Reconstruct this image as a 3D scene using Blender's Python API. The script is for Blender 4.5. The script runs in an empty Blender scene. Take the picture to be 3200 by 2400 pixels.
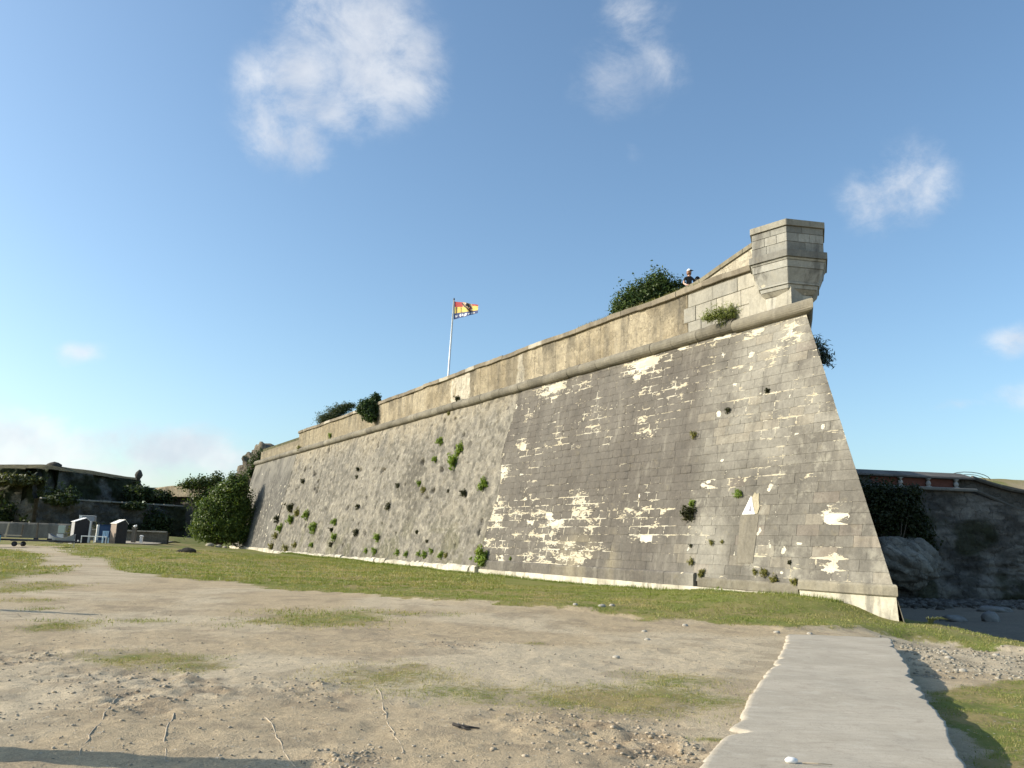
import bpy, math
import numpy as np
from mathutils import Matrix, Vector
rad = math.radians
C = bpy.context.scene.collection
S = bpy.context.scene

# ---------------------------------------------------------------- camera
cam = bpy.data.objects.new('camera', bpy.data.cameras.new('camera'))
C.objects.link(cam)
cam.data.sensor_width = 36.0
cam.data.lens = 29.116
cam.data.clip_start = 0.1
cam.data.clip_end = 9000
cam.matrix_world = Matrix(((0.99945594, -0.03298205, 0.0, 0.0),
                           (-0.00639003, -0.19363735, -0.98105236, 0.0),
                           (0.03235711, 0.98051862, -0.19374276, 1.7),
                           (0, 0, 0, 1)))
S.camera = cam

# ---------------------------------------------------------------- light
SUN_EL, SUN_AZ = 24.0, 269.5            # azimuth clockwise from +Y: sun low on the left, a touch behind
S.view_settings.view_transform = 'Standard'
S.view_settings.look = 'None'
S.view_settings.gamma = 1
S.view_settings.use_curve_mapping = False
S.view_settings.exposure = 0.5
S.cycles.max_bounces = 6
S.cycles.transparent_max_bounces = 8

sd = Vector((math.sin(rad(SUN_AZ)) * math.cos(rad(SUN_EL)), math.cos(rad(SUN_AZ)) * math.cos(rad(SUN_EL)), math.sin(rad(SUN_EL))))
sl = bpy.data.lights.new('sun', 'SUN')
sl.energy = 4.7
sl.angle = rad(0.53)
sl.color = (1.0, 0.915, 0.775)
so = bpy.data.objects.new('sun', sl)
C.objects.link(so)
so.rotation_euler = (-sd).to_track_quat('-Z', 'Y').to_euler()

W = bpy.data.worlds.new('World')
S.world = W
W.use_nodes = True


class NT:
    """small helper for node graphs: every value may be a socket or a number"""
    def __init__(s, tree):
        s.t = tree
        s.t.nodes.clear()

    def n(s, typ, **kw):
        nd = s.t.nodes.new(typ)
        for k, v in kw.items():
            setattr(nd, k, v)
        return nd

    def put(s, sock, v):
        if isinstance(v, bpy.types.NodeSocket):
            s.t.links.new(v, sock)
        elif isinstance(v, (tuple, list)) and len(v) == 3 and sock.type == 'RGBA':
            sock.default_value = (*v, 1)
        else:
            sock.default_value = v

    def m(s, op, a, b=0.0, c=0.0, clamp=False):
        nd = s.n('ShaderNodeMath', operation=op, use_clamp=clamp)
        s.put(nd.inputs[0], a)
        s.put(nd.inputs[1], b)
        s.put(nd.inputs[2], c)
        return nd.outputs[0]

    def vm(s, op, a, b=(0, 0, 0)):
        nd = s.n('ShaderNodeVectorMath', operation=op)
        s.put(nd.inputs[0], a)
        s.put(nd.inputs[1], b)
        return nd.outputs['Value'] if op in ('LENGTH', 'DOT_PRODUCT', 'DISTANCE') else nd.outputs[0]

    def noise(s, vec, scale, detail=4, rough=0.55, dist=0.0):
        nd = s.n('ShaderNodeTexNoise')
        s.put(nd.inputs['Vector'], vec)
        nd.inputs['Scale'].default_value = scale
        nd.inputs['Detail'].default_value = detail
        nd.inputs['Roughness'].default_value = rough
        nd.inputs['Distortion'].default_value = dist
        return nd

    def sstep(s, v, lo, hi, a=0.0, b=1.0):
        nd = s.n('ShaderNodeMapRange', interpolation_type='SMOOTHSTEP')
        s.put(nd.inputs[0], v)
        s.put(nd.inputs[1], lo)
        s.put(nd.inputs[2], hi)
        s.put(nd.inputs[3], a)
        s.put(nd.inputs[4], b)
        return nd.outputs[0]

    def mix(s, f, a, b, mode='MIX'):
        nd = s.n('ShaderNodeMix', data_type='RGBA', blend_type=mode)
        s.put(nd.inputs[0], f)
        s.put(nd.inputs[6], a)
        s.put(nd.inputs[7], b)
        return nd.outputs[2]

    def attr(s, name):
        return s.n('ShaderNodeAttribute', attribute_name=name)

    def bump(s, h, strength, dist):
        nd = s.n('ShaderNodeBump')
        nd.inputs['Strength'].default_value = strength
        nd.inputs['Distance'].default_value = dist
        s.put(nd.inputs['Height'], h)
        return nd.outputs[0]


# sky: Nishita daylight with clouds laid out by direction (direction, angular radius, flatness, weight)
CLOUDS = [(-0.1828, 0.8138, 0.5517, 0.085, 1, 1.1), (-0.2207, 0.8002, 0.5576, 0.0671, 1, 1.0), (-0.1288, 0.8433, 0.5218, 0.0615, 1, 1.0),
          (-0.1694, 0.8387, 0.5175, 0.0727, 1, 1.05), (-0.2489, 0.8354, 0.49, 0.0727, 1, 1.05), (-0.2864, 0.8246, 0.4878, 0.0447, 1, 0.8),
          (-0.2795, 0.8476, 0.4511, 0.0503, 1, 0.95), (-0.2413, 0.8607, 0.4483, 0.0503, 1, 0.9), (-0.2108, 0.8547, 0.4744, 0.0503, 1, 0.85),
          (-0.0981, 0.8509, 0.5162, 0.0391, 1, 0.5), (0.1113, 0.8175, 0.565, 0.0615, 1, 0.72), (0.095, 0.848, 0.5214, 0.0615, 1, 0.6),
          (0.1457, 0.8394, 0.5237, 0.0503, 1, 0.58), (0.1263, 0.8814, 0.4551, 0.0224, 1, 0.35), (0.4071, 0.8223, 0.3975, 0.058, 1, 0.95),
          (0.3816, 0.8389, 0.3882, 0.047, 1, 0.85), (0.4305, 0.8163, 0.3851, 0.047, 1, 0.85), (-0.4605, 0.8645, 0.2015, 0.036, 2.2, 1.0),
          (0.5195, 0.8244, 0.2247, 0.036, 1.4, 0.95), (0.522, 0.8372, 0.1632, 0.042, 1.6, 0.9), (0.4862, 0.8597, 0.157, 0.0391, 4, 0.7),
          (-0.2502, 0.9587, 0.1354, 0.0224, 2, 0.35), (-0.4796, 0.8722, 0.0961, 0.16, 4.2, 1.15), (-0.3723, 0.9234, 0.0932, 0.15, 5, 1.1),
          (-0.4855, 0.8713, 0.0713, 0.1845, 5, 1.2), (-0.3415, 0.9333, 0.1111, 0.0783, 4, 0.6), (-0.5128, 0.8527, 0.0997, 0.0838, 4, 0.95),
          (-0.5863, 0.8062, 0.0795, 0.1845, 4, 1.1),
          (-0.75, 0.62, 0.20, 0.16, 3, 0.7), (0.80, 0.52, 0.24, 0.12, 2, 0.6), (0.7, -0.5, 0.4, 0.16, 1.6, 0.8), (-0.5, -0.7, 0.35, 0.2, 2, 0.8)]


def build_sky():
    g = NT(W.node_tree)
    sky = g.n('ShaderNodeTexSky', sky_type='NISHITA')
    sky.sun_disc = False
    sky.sun_elevation = rad(SUN_EL)
    sky.sun_rotation = rad(SUN_AZ)
    sky.altitude = 0
    sky.air_density = 1.0
    sky.dust_density = 1.6
    sky.ozone_density = 1.6
    skyc = g.mix(1.0, sky.outputs[0], (0.87, 0.995, 1.03), 'MULTIPLY')
    d = g.n('ShaderNodeTexCoord').outputs['Generated']
    w = g.noise(d, 7, 3)
    wv = g.vm('SUBTRACT', w.outputs['Color'], (0.5, 0.5, 0.5))
    sc = g.n('ShaderNodeVectorMath', operation='SCALE')
    g.put(sc.inputs[0], wv)
    sc.inputs['Scale'].default_value = 0.075
    dw = g.vm('ADD', d, sc.outputs[0])
    comb = 0.0
    for x, y, z, r, k, a in CLOUDS:
        v = g.vm('SUBTRACT', dw, (x, y, z))
        if k != 1:
            v = g.vm('MULTIPLY', v, (1, 1, k))
        l = g.vm('LENGTH', v)
        h = g.sstep(l, r * 1.35, 0.0, 0.0, a)
        comb = g.m('MAXIMUM', comb, h)
    fine = g.noise(g.vm('MULTIPLY', d, (1, 1, 1.4)), 10.5, 13, 0.69, 0.25).outputs[0]
    f2 = g.m('MULTIPLY', g.m('SUBTRACT', fine, 0.5), 2.5)
    dens = g.m('ADD', comb, f2)
    dens = g.m('MULTIPLY', g.sstep(dens, 0.08, 1.32), g.sstep(comb, 0.01, 0.35))
    dens = g.m('MULTIPLY', dens, g.sstep(comb, 0.0, 0.95, 0.25, 1.0))
    tone = g.noise(d, 9, 4).outputs[0]
    cc = g.mix(g.sstep(tone, 0.35, 0.65), (2.8, 3.0, 3.35), (4.0, 4.05, 4.1))
    cc = g.mix(0.15, cc, skyc, 'ADD')
    col = g.mix(g.m('MULTIPLY', dens, 0.93), skyc, cc)
    bg = g.n('ShaderNodeBackground')
    bg.inputs['Strength'].default_value = 0.15
    g.put(bg.inputs[0], col)
    out = g.n('ShaderNodeOutputWorld')
    g.t.links.new(bg.outputs[0], out.inputs[0])


build_sky()


# ---------------------------------------------------------------- numeric helpers
def _hash(ix, iy, seed):
    h = (ix.astype(np.int64) * 374761393 + iy.astype(np.int64) * 668265263 + seed * 1442695041) & 0xFFFFFFFF
    h = ((h ^ (h >> 13)) * 1274126177) & 0xFFFFFFFF
    return ((h ^ (h >> 16)) & 0xFFFFFF) / float(0xFFFFFF)


def vnoise(x, y, seed=0):
    x = np.asarray(x, float)
    y = np.asarray(y, float)
    ix = np.floor(x)
    iy = np.floor(y)
    fx = x - ix
    fy = y - iy
    ux = fx * fx * fx * (fx * (fx * 6 - 15) + 10)
    uy = fy * fy * fy * (fy * (fy * 6 - 15) + 10)
    a = _hash(ix, iy, seed)
    b = _hash(ix + 1, iy, seed)
    c = _hash(ix, iy + 1, seed)
    d = _hash(ix + 1, iy + 1, seed)
    return (a * (1 - ux) + b * ux) * (1 - uy) + (c * (1 - ux) + d * ux) * uy


def fbm(x, y, seed=0, oct=4, gain=0.5):
    x = np.asarray(x, float)
    y = np.asarray(y, float)
    s = np.zeros(np.broadcast(x, y).shape)
    a = 1.0
    t = 0.0
    f = 1.0
    for i in range(oct):
        s += a * vnoise(x * f + 17.3 * i, y * f - 9.1 * i, seed + i * 7)
        t += a
        a *= gain
        f *= 2.03
    return s / t


def ss(x, a, b):
    t = np.clip((np.asarray(x, float) - a) / (b - a), 0, 1)
    return t * t * (3 - 2 * t)


def lerp3(a, b, t):
    a = np.asarray(a, float)
    b = np.asarray(b, float)
    return a + (b - a) * np.asarray(t)[..., None]


rng = np.random.default_rng(7)


# ---------------------------------------------------------------- object helpers
def tag(o, label=None, cat=None, group=None, kind=None):
    if label:
        o['label'] = label
    if cat:
        o['category'] = cat
    if group:
        o['group'] = group
    if kind:
        o['kind'] = kind
    return o


def empty(name, loc=(0, 0, 0), rz=0.0, label=None, cat=None, group=None, kind=None):
    o = bpy.data.objects.new(name, None)
    C.objects.link(o)
    o.location = loc
    o.rotation_euler = (0, 0, rz)
    return tag(o, label, cat, group, kind)


def mesh(name, V, Fc, mat, parent=None, attrs=None, cols=None, smooth=False, mats=None, midx=None, local=False, loc=None):
    """V: n x 3 world coordinates (or local to the parent), Fc: list of index tuples or an m x k array"""
    V = np.asarray(V, float)
    if parent is not None and not local:
        off = np.array(parent.location)
        p = parent
        while p.parent is not None:
            p = p.parent
            off = off + np.array(p.location)
        V = V - off
    if loc is not None:
        V = V - np.array(loc)
    me = bpy.data.meshes.new(name)
    if isinstance(Fc, np.ndarray):
        m, k = Fc.shape
        me.vertices.add(len(V))
        me.vertices.foreach_set('co', V.ravel())
        me.loops.add(m * k)
        me.loops.foreach_set('vertex_index', Fc.ravel().astype(np.int32))
        me.polygons.add(m)
        me.polygons.foreach_set('loop_start', np.arange(0, m * k, k, dtype=np.int32))
        me.update(calc_edges=True)
    else:
        me.from_pydata([tuple(v) for v in V], [], [tuple(f) for f in Fc])
        me.update()
    for mm in (mats or [mat]):
        me.materials.append(mm)
    if midx is not None:
        me.polygons.foreach_set('material_index', np.asarray(midx, np.int32))
    if cols is not None:
        a = me.attributes.new('Col', 'FLOAT_COLOR', 'POINT')
        c4 = np.ones((len(V), 4))
        c4[:, :3] = cols
        a.data.foreach_set('color', c4.ravel())
    for k_, v_ in (attrs or {}).items():
        a = me.attributes.new(k_, 'FLOAT', 'POINT')
        a.data.foreach_set('value', np.broadcast_to(np.asarray(v_, float), (len(V),)).copy())
    if smooth:
        me.polygons.foreach_set('use_smooth', np.ones(len(me.polygons), bool))
    o = bpy.data.objects.new(name, me)
    C.objects.link(o)
    if parent is not None:
        o.parent = parent
    if loc is not None:
        o.location = loc
    return o


def copy_tree(o, parent=None):
    c = o.copy()
    C.objects.link(c)
    if parent is not None:
        c.parent = parent
    for ch in list(o.children):
        copy_tree(ch, c)
    return c


def gridf(nu, nv, off=0):
    """quads of a nu x nv vertex grid (index = i*nv + j)"""
    i, j = np.meshgrid(np.arange(nu - 1), np.arange(nv - 1), indexing='ij')
    a = (i * nv + j).ravel() + off
    return np.stack([a, a + nv, a + nv + 1, a + 1], 1)


class MB:
    """collects solids, each with its own vertices"""
    def __init__(s):
        s.v = []
        s.f = []
        s.m = []

    def add(s, V, F, m=0):
        o = len(s.v)
        s.v += [tuple(v) for v in V]
        s.f += [tuple(i + o for i in f) for f in F]
        s.m += [m] * len(F)

    def box(s, c, size, rz=0.0, bev=0.0, m=0, ry=0.0, rx=0.0, taper=1.0):
        hx, hy, hz = size[0] / 2, size[1] / 2, size[2] / 2
        M = Matrix.Rotation(rz, 3, 'Z') @ Matrix.Rotation(ry, 3, 'Y') @ Matrix.Rotation(rx, 3, 'X')
        V = []
        if bev <= 0:
            for z in (-hz, hz):
                t = taper if z > 0 else 1
                for x, y in ((-hx, -hy), (hx, -hy), (hx, hy), (-hx, hy)):
                    V.append((x * t, y * t, z))
            F = [(3, 2, 1, 0), (4, 5, 6, 7)] + [(i, (i + 1) % 4, 4 + (i + 1) % 4, 4 + i) for i in range(4)]
        else:
            b = min(bev, hx * .9, hy * .9, hz * .9)
            for z, k in ((-hz, b), (-hz + b, 0), (hz - b, 0), (hz, b)):
                t = taper if z > 0 else 1
                for x, y in ((-hx + k, -hy + k), (hx - k, -hy + k), (hx - k, hy - k), (-hx + k, hy - k)):
                    V.append((x * t, y * t, z))
            F = [(3, 2, 1, 0), (12, 13, 14, 15)]
            for r in range(3):
                F += [(r * 4 + i, r * 4 + (i + 1) % 4, r * 4 + 4 + (i + 1) % 4, r * 4 + 4 + i) for i in range(4)]
        c = Vector(c)
        s.add([(M @ Vector(v)) + c for v in V], F, m)
        return s

    def tube(s, pts, radii, n=8, m=0, cap=True):
        pts = [Vector(p) for p in pts]
        if not isinstance(radii, (list, tuple)):
            radii = [radii] * len(pts)
        V = []
        for i, p in enumerate(pts):
            t = (pts[min(i + 1, len(pts) - 1)] - pts[max(i - 1, 0)]).normalized()
            a = t.cross(Vector((0, 0, 1)))
            if a.length < 1e-3:
                a = t.cross(Vector((0, 1, 0)))
            a.normalize()
            b = t.cross(a)
            for k in range(n):
                q = 2 * math.pi * k / n
                V.append(p + (a * math.cos(q) + b * math.sin(q)) * radii[i])
        F = []
        for i in range(len(pts) - 1):
            for k in range(n):
                F.append((i * n + k, i * n + (k + 1) % n, (i + 1) * n + (k + 1) % n, (i + 1) * n + k))
        if cap:
            F.append(tuple(range(n)))
            F.append(tuple((len(pts) - 1) * n + k for k in reversed(range(n))))
        s.add(V, F, m)
        return s

    def lathe(s, c, prof, n=16, m=0):
        V = []
        for r, z in prof:
            for k in range(n):
                q = 2 * math.pi * k / n
                V.append((c[0] + r * math.cos(q), c[1] + r * math.sin(q), c[2] + z))
        F = []
        for i in range(len(prof) - 1):
            for k in range(n):
                F.append((i * n + k, i * n + (k + 1) % n, (i + 1) * n + (k + 1) % n, (i + 1) * n + k))
        F.append(tuple(reversed(range(n))))
        F.append(tuple((len(prof) - 1) * n + k for k in range(n)))
        s.add(V, F, m)
        return s

    def build(s, name, mat, parent=None, smooth=False, mats=None, local=True, col=None):
        V = np.array(s.v, float)
        cols = None
        if col is not None:
            cols = np.tile(np.array(col), (len(V), 1))
        return mesh(name, V, s.f, mat, parent, smooth=smooth, mats=mats, midx=s.m, local=local, cols=cols)


# ---------------------------------------------------------------- materials
MATS = {}


def newmat(name):
    m = bpy.data.materials.new(name)
    m.use_nodes = True
    g = NT(m.node_tree)
    out = g.n('ShaderNodeOutputMaterial')
    b = g.n('ShaderNodeBsdfPrincipled')
    g.t.links.new(b.outputs[0], out.inputs[0])
    MATS[name] = m
    return g, b, out, m


def simple(name, col, rough=0.6, var=0.15, scale=8, metal=0.0, bump=0.0, dirt=0.0):
    g, b, out, m = newmat(name)
    v = g.n('ShaderNodeTexCoord').outputs['Object']
    n = g.noise(v, scale, 5).outputs[0]
    n2 = g.noise(v, scale * .21, 3).outputs[0]
    f = g.m('ADD', g.m('MULTIPLY', g.m('SUBTRACT', n, .5), var * 2), g.m('MULTIPLY', g.m('SUBTRACT', n2, .5), var * 2))
    c = g.mix(1.0, col, g.n_comb(g.m('ADD', 1.0, f)) if hasattr(g, 'n_comb') else col, 'MIX')
    hsv = g.n('ShaderNodeHueSaturation')
    hsv.inputs['Color'].default_value = (*col, 1)
    g.put(hsv.inputs['Value'], g.m('ADD', 1.0, f))
    c = hsv.outputs[0]
    if dirt:
        c = g.mix(g.m('MULTIPLY', g.sstep(n2, .5, .7), dirt), c, (0.12, 0.10, 0.075))
    g.put(b.inputs['Base Color'], c)
    b.inputs['Roughness'].default_value = rough
    b.inputs['Metallic'].default_value = metal
    if bump:
        g.put(b.inputs['Normal'], g.bump(n, bump, 0.02))
    return m


def stone_mat(name, flakes=False, n_amp=0.5, bump_s=0.6, bump_d=0.02, fine=9.0, rough=0.92, pits=0.0, gain=1.0, cells=0.0, cell_scale=3.4, crack=0.0, streaks=0.45):
    """masonry: base albedo from attribute Col, grain on top; with flakes, the grey skin has come off
    (attributes flake, edge, spot) and shows the cream stone below"""
    g, b, out, m = newmat(name)
    v = g.n('ShaderNodeTexCoord').outputs['Object']
    base = g.attr('Col').outputs['Color']
    n1 = g.noise(v, 1.7, 7, 0.62).outputs[0]
    n2 = g.noise(v, fine, 6, 0.62).outputs[0]
    n3 = g.noise(v, fine * 4.3, 3, 0.6).outputs[0]
    k = g.m('ADD', g.m('MULTIPLY', g.m('SUBTRACT', n1, .5), n_amp * 1.1), g.m('MULTIPLY', g.m('SUBTRACT', n2, .5), n_amp * 1.5))
    k = g.m('ADD', k, g.m('MULTIPLY', g.m('SUBTRACT', n3, .5), n_amp * 1.2))
    hsv = g.n('ShaderNodeHueSaturation')
    g.put(hsv.inputs['Color'], base)
    h = g.m('ADD', g.m('MULTIPLY', n2, 0.7), g.m('MULTIPLY', n3, 0.35))
    if cells:
        wv = g.n('ShaderNodeVectorMath', operation='SCALE')
        g.put(wv.inputs[0], g.noise(v, 2.6, 3).outputs['Color'])
        wv.inputs['Scale'].default_value = 0.5
        vw = g.vm('ADD', v, wv.outputs[0])
        vc = g.n('ShaderNodeTexVoronoi', feature='F1')
        g.put(vc.inputs['Vector'], vw)
        vc.inputs['Scale'].default_value = cell_scale
        sc = g.n('ShaderNodeSeparateColor')
        g.put(sc.inputs[0], vc.outputs['Color'])
        k = g.m('ADD', k, g.m('MULTIPLY', g.m('SUBTRACT', sc.outputs[0], .5), cells))
        ve = g.n('ShaderNodeTexVoronoi', feature='DISTANCE_TO_EDGE')
        g.put(ve.inputs['Vector'], vw)
        ve.inputs['Scale'].default_value = cell_scale
        cr = g.m('MULTIPLY', g.sstep(ve.outputs['Distance'], 0.0, 0.07, 1, 0), g.sstep(n1, .42, .6))
        k = g.m('SUBTRACT', k, g.m('MULTIPLY', cr, crack))
        h = g.m('SUBTRACT', h, g.m('MULTIPLY', cr, .5))
    g.put(hsv.inputs['Value'], g.m('MULTIPLY', g.m('ADD', 1.0, k), gain))
    c = hsv.outputs[0]
    # rain streaks run down the face
    sx = g.n('ShaderNodeCombineXYZ')
    g.put(sx.inputs[0], g.m('MULTIPLY', g.vm('DOT_PRODUCT', v, (-.5, .866, 0)), 2.1))
    g.put(sx.inputs[1], g.m('MULTIPLY', g.vm('DOT_PRODUCT', v, (.866, .5, 0)), 2.1))
    g.put(sx.inputs[2], g.m('MULTIPLY', g.vm('DOT_PRODUCT', v, (0, 0, 1.0)), .32))
    sn = g.noise(sx.outputs[0], 1.0, 7, .66, .25).outputs[0]
    c = g.mix(g.sstep(sn, .50, .68, 0, streaks), c, (0.105 * gain, 0.098 * gain, 0.088 * gain))
    c = g.mix(g.sstep(sn, .44, .34, 0, streaks * .5), c, (0.46 * gain, 0.425 * gain, 0.35 * gain))
    # lichen: faint ochre and grey-green blotches
    lich = g.noise(v, 3.1, 6, 0.7, 0.6).outputs[0]
    c = g.mix(g.sstep(lich, 0.56, 0.72, 0, 0.35), c, (0.30 * gain, 0.255 * gain, 0.17 * gain))
    lich2 = g.noise(v, 5.3, 6, 0.7, 0.3).outputs[0]
    c = g.mix(g.sstep(lich2, 0.6, 0.7, 0, 0.3), c, (0.11 * gain, 0.105 * gain, 0.085 * gain))
    if flakes:
        fl = g.attr('flake').outputs['Fac']
        ed = g.attr('edge').outputs['Fac']
        sp = g.attr('spot').outputs['Fac']
        cx = g.n('ShaderNodeCombineXYZ')
        g.put(cx.inputs[0], g.m('MULTIPLY', g.vm('DOT_PRODUCT', v, (-.5, .866, 0)), .55))
        g.put(cx.inputs[1], g.m('MULTIPLY', g.vm('DOT_PRODUCT', v, (0, 0, 1.0)), 1.75))
        g.put(cx.inputs[2], g.m('MULTIPLY', g.vm('DOT_PRODUCT', v, (.866, .5, 0)), .55))
        vw_ = cx.outputs[0]
        na = g.noise(vw_, 1.8, 9, 0.68, 0.4).outputs[0]
        nb = g.noise(vw_, 10, 5, 0.62).outputs[0]
        mm = g.m('ADD', g.m('MULTIPLY', g.m('SUBTRACT', na, .5), 1.9), g.m('MULTIPLY', g.m('SUBTRACT', nb, .5), 1.2))
        f4 = g.m('MULTIPLY', g.m('POWER', fl, 4.0), 0.36)
        nc = g.noise(vw_, 2.6, 5, .62).outputs[0]
        line = g.m('MULTIPLY', g.m('POWER', ed, 2.6), g.m('ADD', 0.05, g.m('MULTIPLY', fl, 1.0)))
        line = g.m('MULTIPLY', line, g.sstep(nc, .44, .58, .12, 1.0))
        mm = g.m('ADD', mm, g.m('ADD', g.m('ADD', g.m('MULTIPLY', fl, .5), f4), line))
        wmask = g.sstep(mm, 0.53, 0.60)
        # round scars where the face has blown off
        vo = g.n('ShaderNodeTexVoronoi', feature='F1')
        vv = g.noise(v, 3.0, 3).outputs['Color']
        va = g.n('ShaderNodeVectorMath', operation='SCALE')
        g.put(va.inputs[0], vv)
        va.inputs['Scale'].default_value = 0.35
        g.put(vo.inputs['Vector'], g.vm('ADD', v, va.outputs[0]))
        vo.inputs['Scale'].default_value = 2.1
        sepc = g.n('ShaderNodeSeparateColor')
        g.put(sepc.inputs[0], vo.outputs['Color'])
        on = g.m('GREATER_THAN', sp, sepc.outputs[0])
        rad_ = g.m('ADD', 0.04, g.m('MULTIPLY', g.m('POWER', sepc.outputs[1], 2.5), 0.26))
        dd = g.m('ADD', vo.outputs['Distance'], g.m('MULTIPLY', g.m('SUBTRACT', nb, .5), 0.35))
        smask = g.m('MULTIPLY', on, g.m('LESS_THAN', dd, rad_))
        wmask = g.m('MAXIMUM', wmask, smask)
        pale_ = g.noise(v, 2.2, 9, .72, .3).outputs[0]
        c = g.mix(g.m('MULTIPLY', g.sstep(pale_, .48, .66), g.m('MULTIPLY', sp, .9), clamp=True), c, (0.33, 0.31, 0.255))
        cream = g.mix(g.sstep(na, 0.42, 0.62), (0.58, 0.54, 0.445), (0.50, 0.44, 0.32))
        cream = g.mix(g.sstep(nb, 0.56, 0.7, 0, .45), cream, (0.30, 0.265, 0.195))
        c = g.mix(wmask, c, cream)
        h = g.m('SUBTRACT', h, g.m('MULTIPLY', wmask, 0.55))
    if pits:
        vo2 = g.n('ShaderNodeTexVoronoi', feature='F1')
        g.put(vo2.inputs['Vector'], g.vm('ADD', v, g.noise(v, 4, 2).outputs['Color']))
        vo2.inputs['Scale'].default_value = 3.2
        pm = g.sstep(g.m('ADD', vo2.outputs['Distance'], g.m('MULTIPLY', g.m('SUBTRACT', n2, .5), .8)), 0.10, 0.20, 1, 0)
        c = g.mix(g.m('MULTIPLY', pm, pits), c, (0.085, 0.075, 0.058))
        h = g.m('SUBTRACT', h, g.m('MULTIPLY', pm, 0.8))
    g.put(b.inputs['Base Color'], c)
    b.inputs['Roughness'].default_value = rough
    b.inputs['Specular IOR Level'].default_value = 0.2
    g.put(b.inputs['Normal'], g.bump(h, bump_s, bump_d))
    return m


ASH = stone_mat('weathered_ashlar', flakes=True, n_amp=0.5, bump_s=0.55, bump_d=0.02, gain=.70)
RUB = stone_mat('rubble_masonry', n_amp=0.6, bump_s=0.6, bump_d=0.03, fine=9, pits=0.6, streaks=.3, gain=.64, cells=.30, cell_scale=3.6, crack=.22)
PAR = stone_mat('parapet_render', n_amp=0.55, bump_s=0.9, bump_d=0.03, fine=10, gain=.70, cells=.3, cell_scale=4.2, crack=.4)
TUR = stone_mat('turret_ashlar', flakes=True, n_amp=0.45, bump_s=0.5, bump_d=0.015, gain=.86, streaks=.65)
DRS = stone_mat('dressed_stone', n_amp=0.42, bump_s=0.6, bump_d=0.02, fine=8, gain=.72)
ROCK = stone_mat('darkened_rock', n_amp=0.7, bump_s=1.0, bump_d=0.08, fine=5, streaks=.2, gain=.50, cells=.5, cell_scale=1.6, crack=.3)  # low gain puts extra shade into the moat wall and far rampart colours


def ground_mat():
    g, b, out, m = newmat('earth_and_turf')
    v = g.n('ShaderNodeTexCoord').outputs['Object']
    base = g.attr('Col').outputs['Color']
    gr = g.attr('turf').outputs['Fac']
    n1 = g.noise(v, 1.1, 8, 0.65).outputs[0]
    n2 = g.noise(v, 9, 6, 0.65).outputs[0]
    n3 = g.noise(v, 46, 4, 0.65).outputs[0]
    k = g.m('ADD', g.m('MULTIPLY', g.m('SUBTRACT', n1, .5), .35), g.m('MULTIPLY', g.m('SUBTRACT', n2, .5), .7))
    k = g.m('ADD', k, g.m('MULTIPLY', g.m('SUBTRACT', n3, .5), 1.15))
    n4 = g.noise(v, 120, 2, .6).outputs[0]
    k = g.m('ADD', k, g.m('MULTIPLY', g.m('SUBTRACT', n4, .5), .9))
    crumb = g.m('MULTIPLY', g.sstep(g.noise(v, 24, 5, .7).outputs[0], .62, .72), g.sstep(n1, .40, .6))
    k = g.m('SUBTRACT', k, g.m('MULTIPLY', crumb, .26))
    hsv = g.n('ShaderNodeHueSaturation')
    g.put(hsv.inputs['Color'], base)
    g.put(hsv.inputs['Value'], g.m('ADD', 1.0, k))
    c = hsv.outputs[0]
    # turf breaks up into fine tufts at its borders
    tm = g.sstep(g.m('ADD', gr, g.m('ADD', g.m('MULTIPLY', g.m('SUBTRACT', n2, .5), 1.3), g.m('MULTIPLY', g.m('SUBTRACT', n3, .5), 1.3))), 0.34, 0.74)
    dry = g.sstep(g.m('ADD', g.noise(v, .55, 5, .6).outputs[0], g.m('MULTIPLY', g.m('SUBTRACT', n2, .5), .8)), 0.36, 0.60)
    dry = g.m('MULTIPLY', dry, g.m('SUBTRACT', 1.0, g.m('MULTIPLY', g.attr('lush').outputs['Fac'], .65)), clamp=True)
    tc = g.mix(dry, (0.140, 0.165, 0.036), (0.280, 0.215, 0.100))
    tc = g.mix(g.sstep(n3, .45, .62, 0, .6), tc, (0.21, 0.215, 0.07))
    c = g.mix(tm, c, tc)
    # pebbles and dark crumbs
    vo = g.n('ShaderNodeTexVoronoi', feature='F1')
    g.put(vo.inputs['Vector'], v)
    vo.inputs['Scale'].default_value = 17
    sc = g.n('ShaderNodeSeparateColor')
    g.put(sc.inputs[0], vo.outputs['Color'])
    peb = g.m('MULTIPLY', g.m('GREATER_THAN', sc.outputs[0], 0.84), g.m('LESS_THAN', vo.outputs['Distance'], g.m('MULTIPLY', sc.outputs[1], 0.34)))
    c = g.mix(g.m('MULTIPLY', peb, 0.6), c, (0.46, 0.42, 0.34))
    g.put(b.inputs['Base Color'], c)
    b.inputs['Roughness'].default_value = 0.95
    b.inputs['Specular IOR Level'].default_value = 0.12
    h = g.m('ADD', g.m('MULTIPLY', n2, .6), g.m('MULTIPLY', n3, .35))
    h = g.m('ADD', h, g.m('MULTIPLY', peb, .25))
    h = g.m('ADD', h, g.m('MULTIPLY', n4, .2))
    g.put(b.inputs['Normal'], g.bump(h, 0.85, 0.045))
    return m


GROUND = ground_mat()


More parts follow.
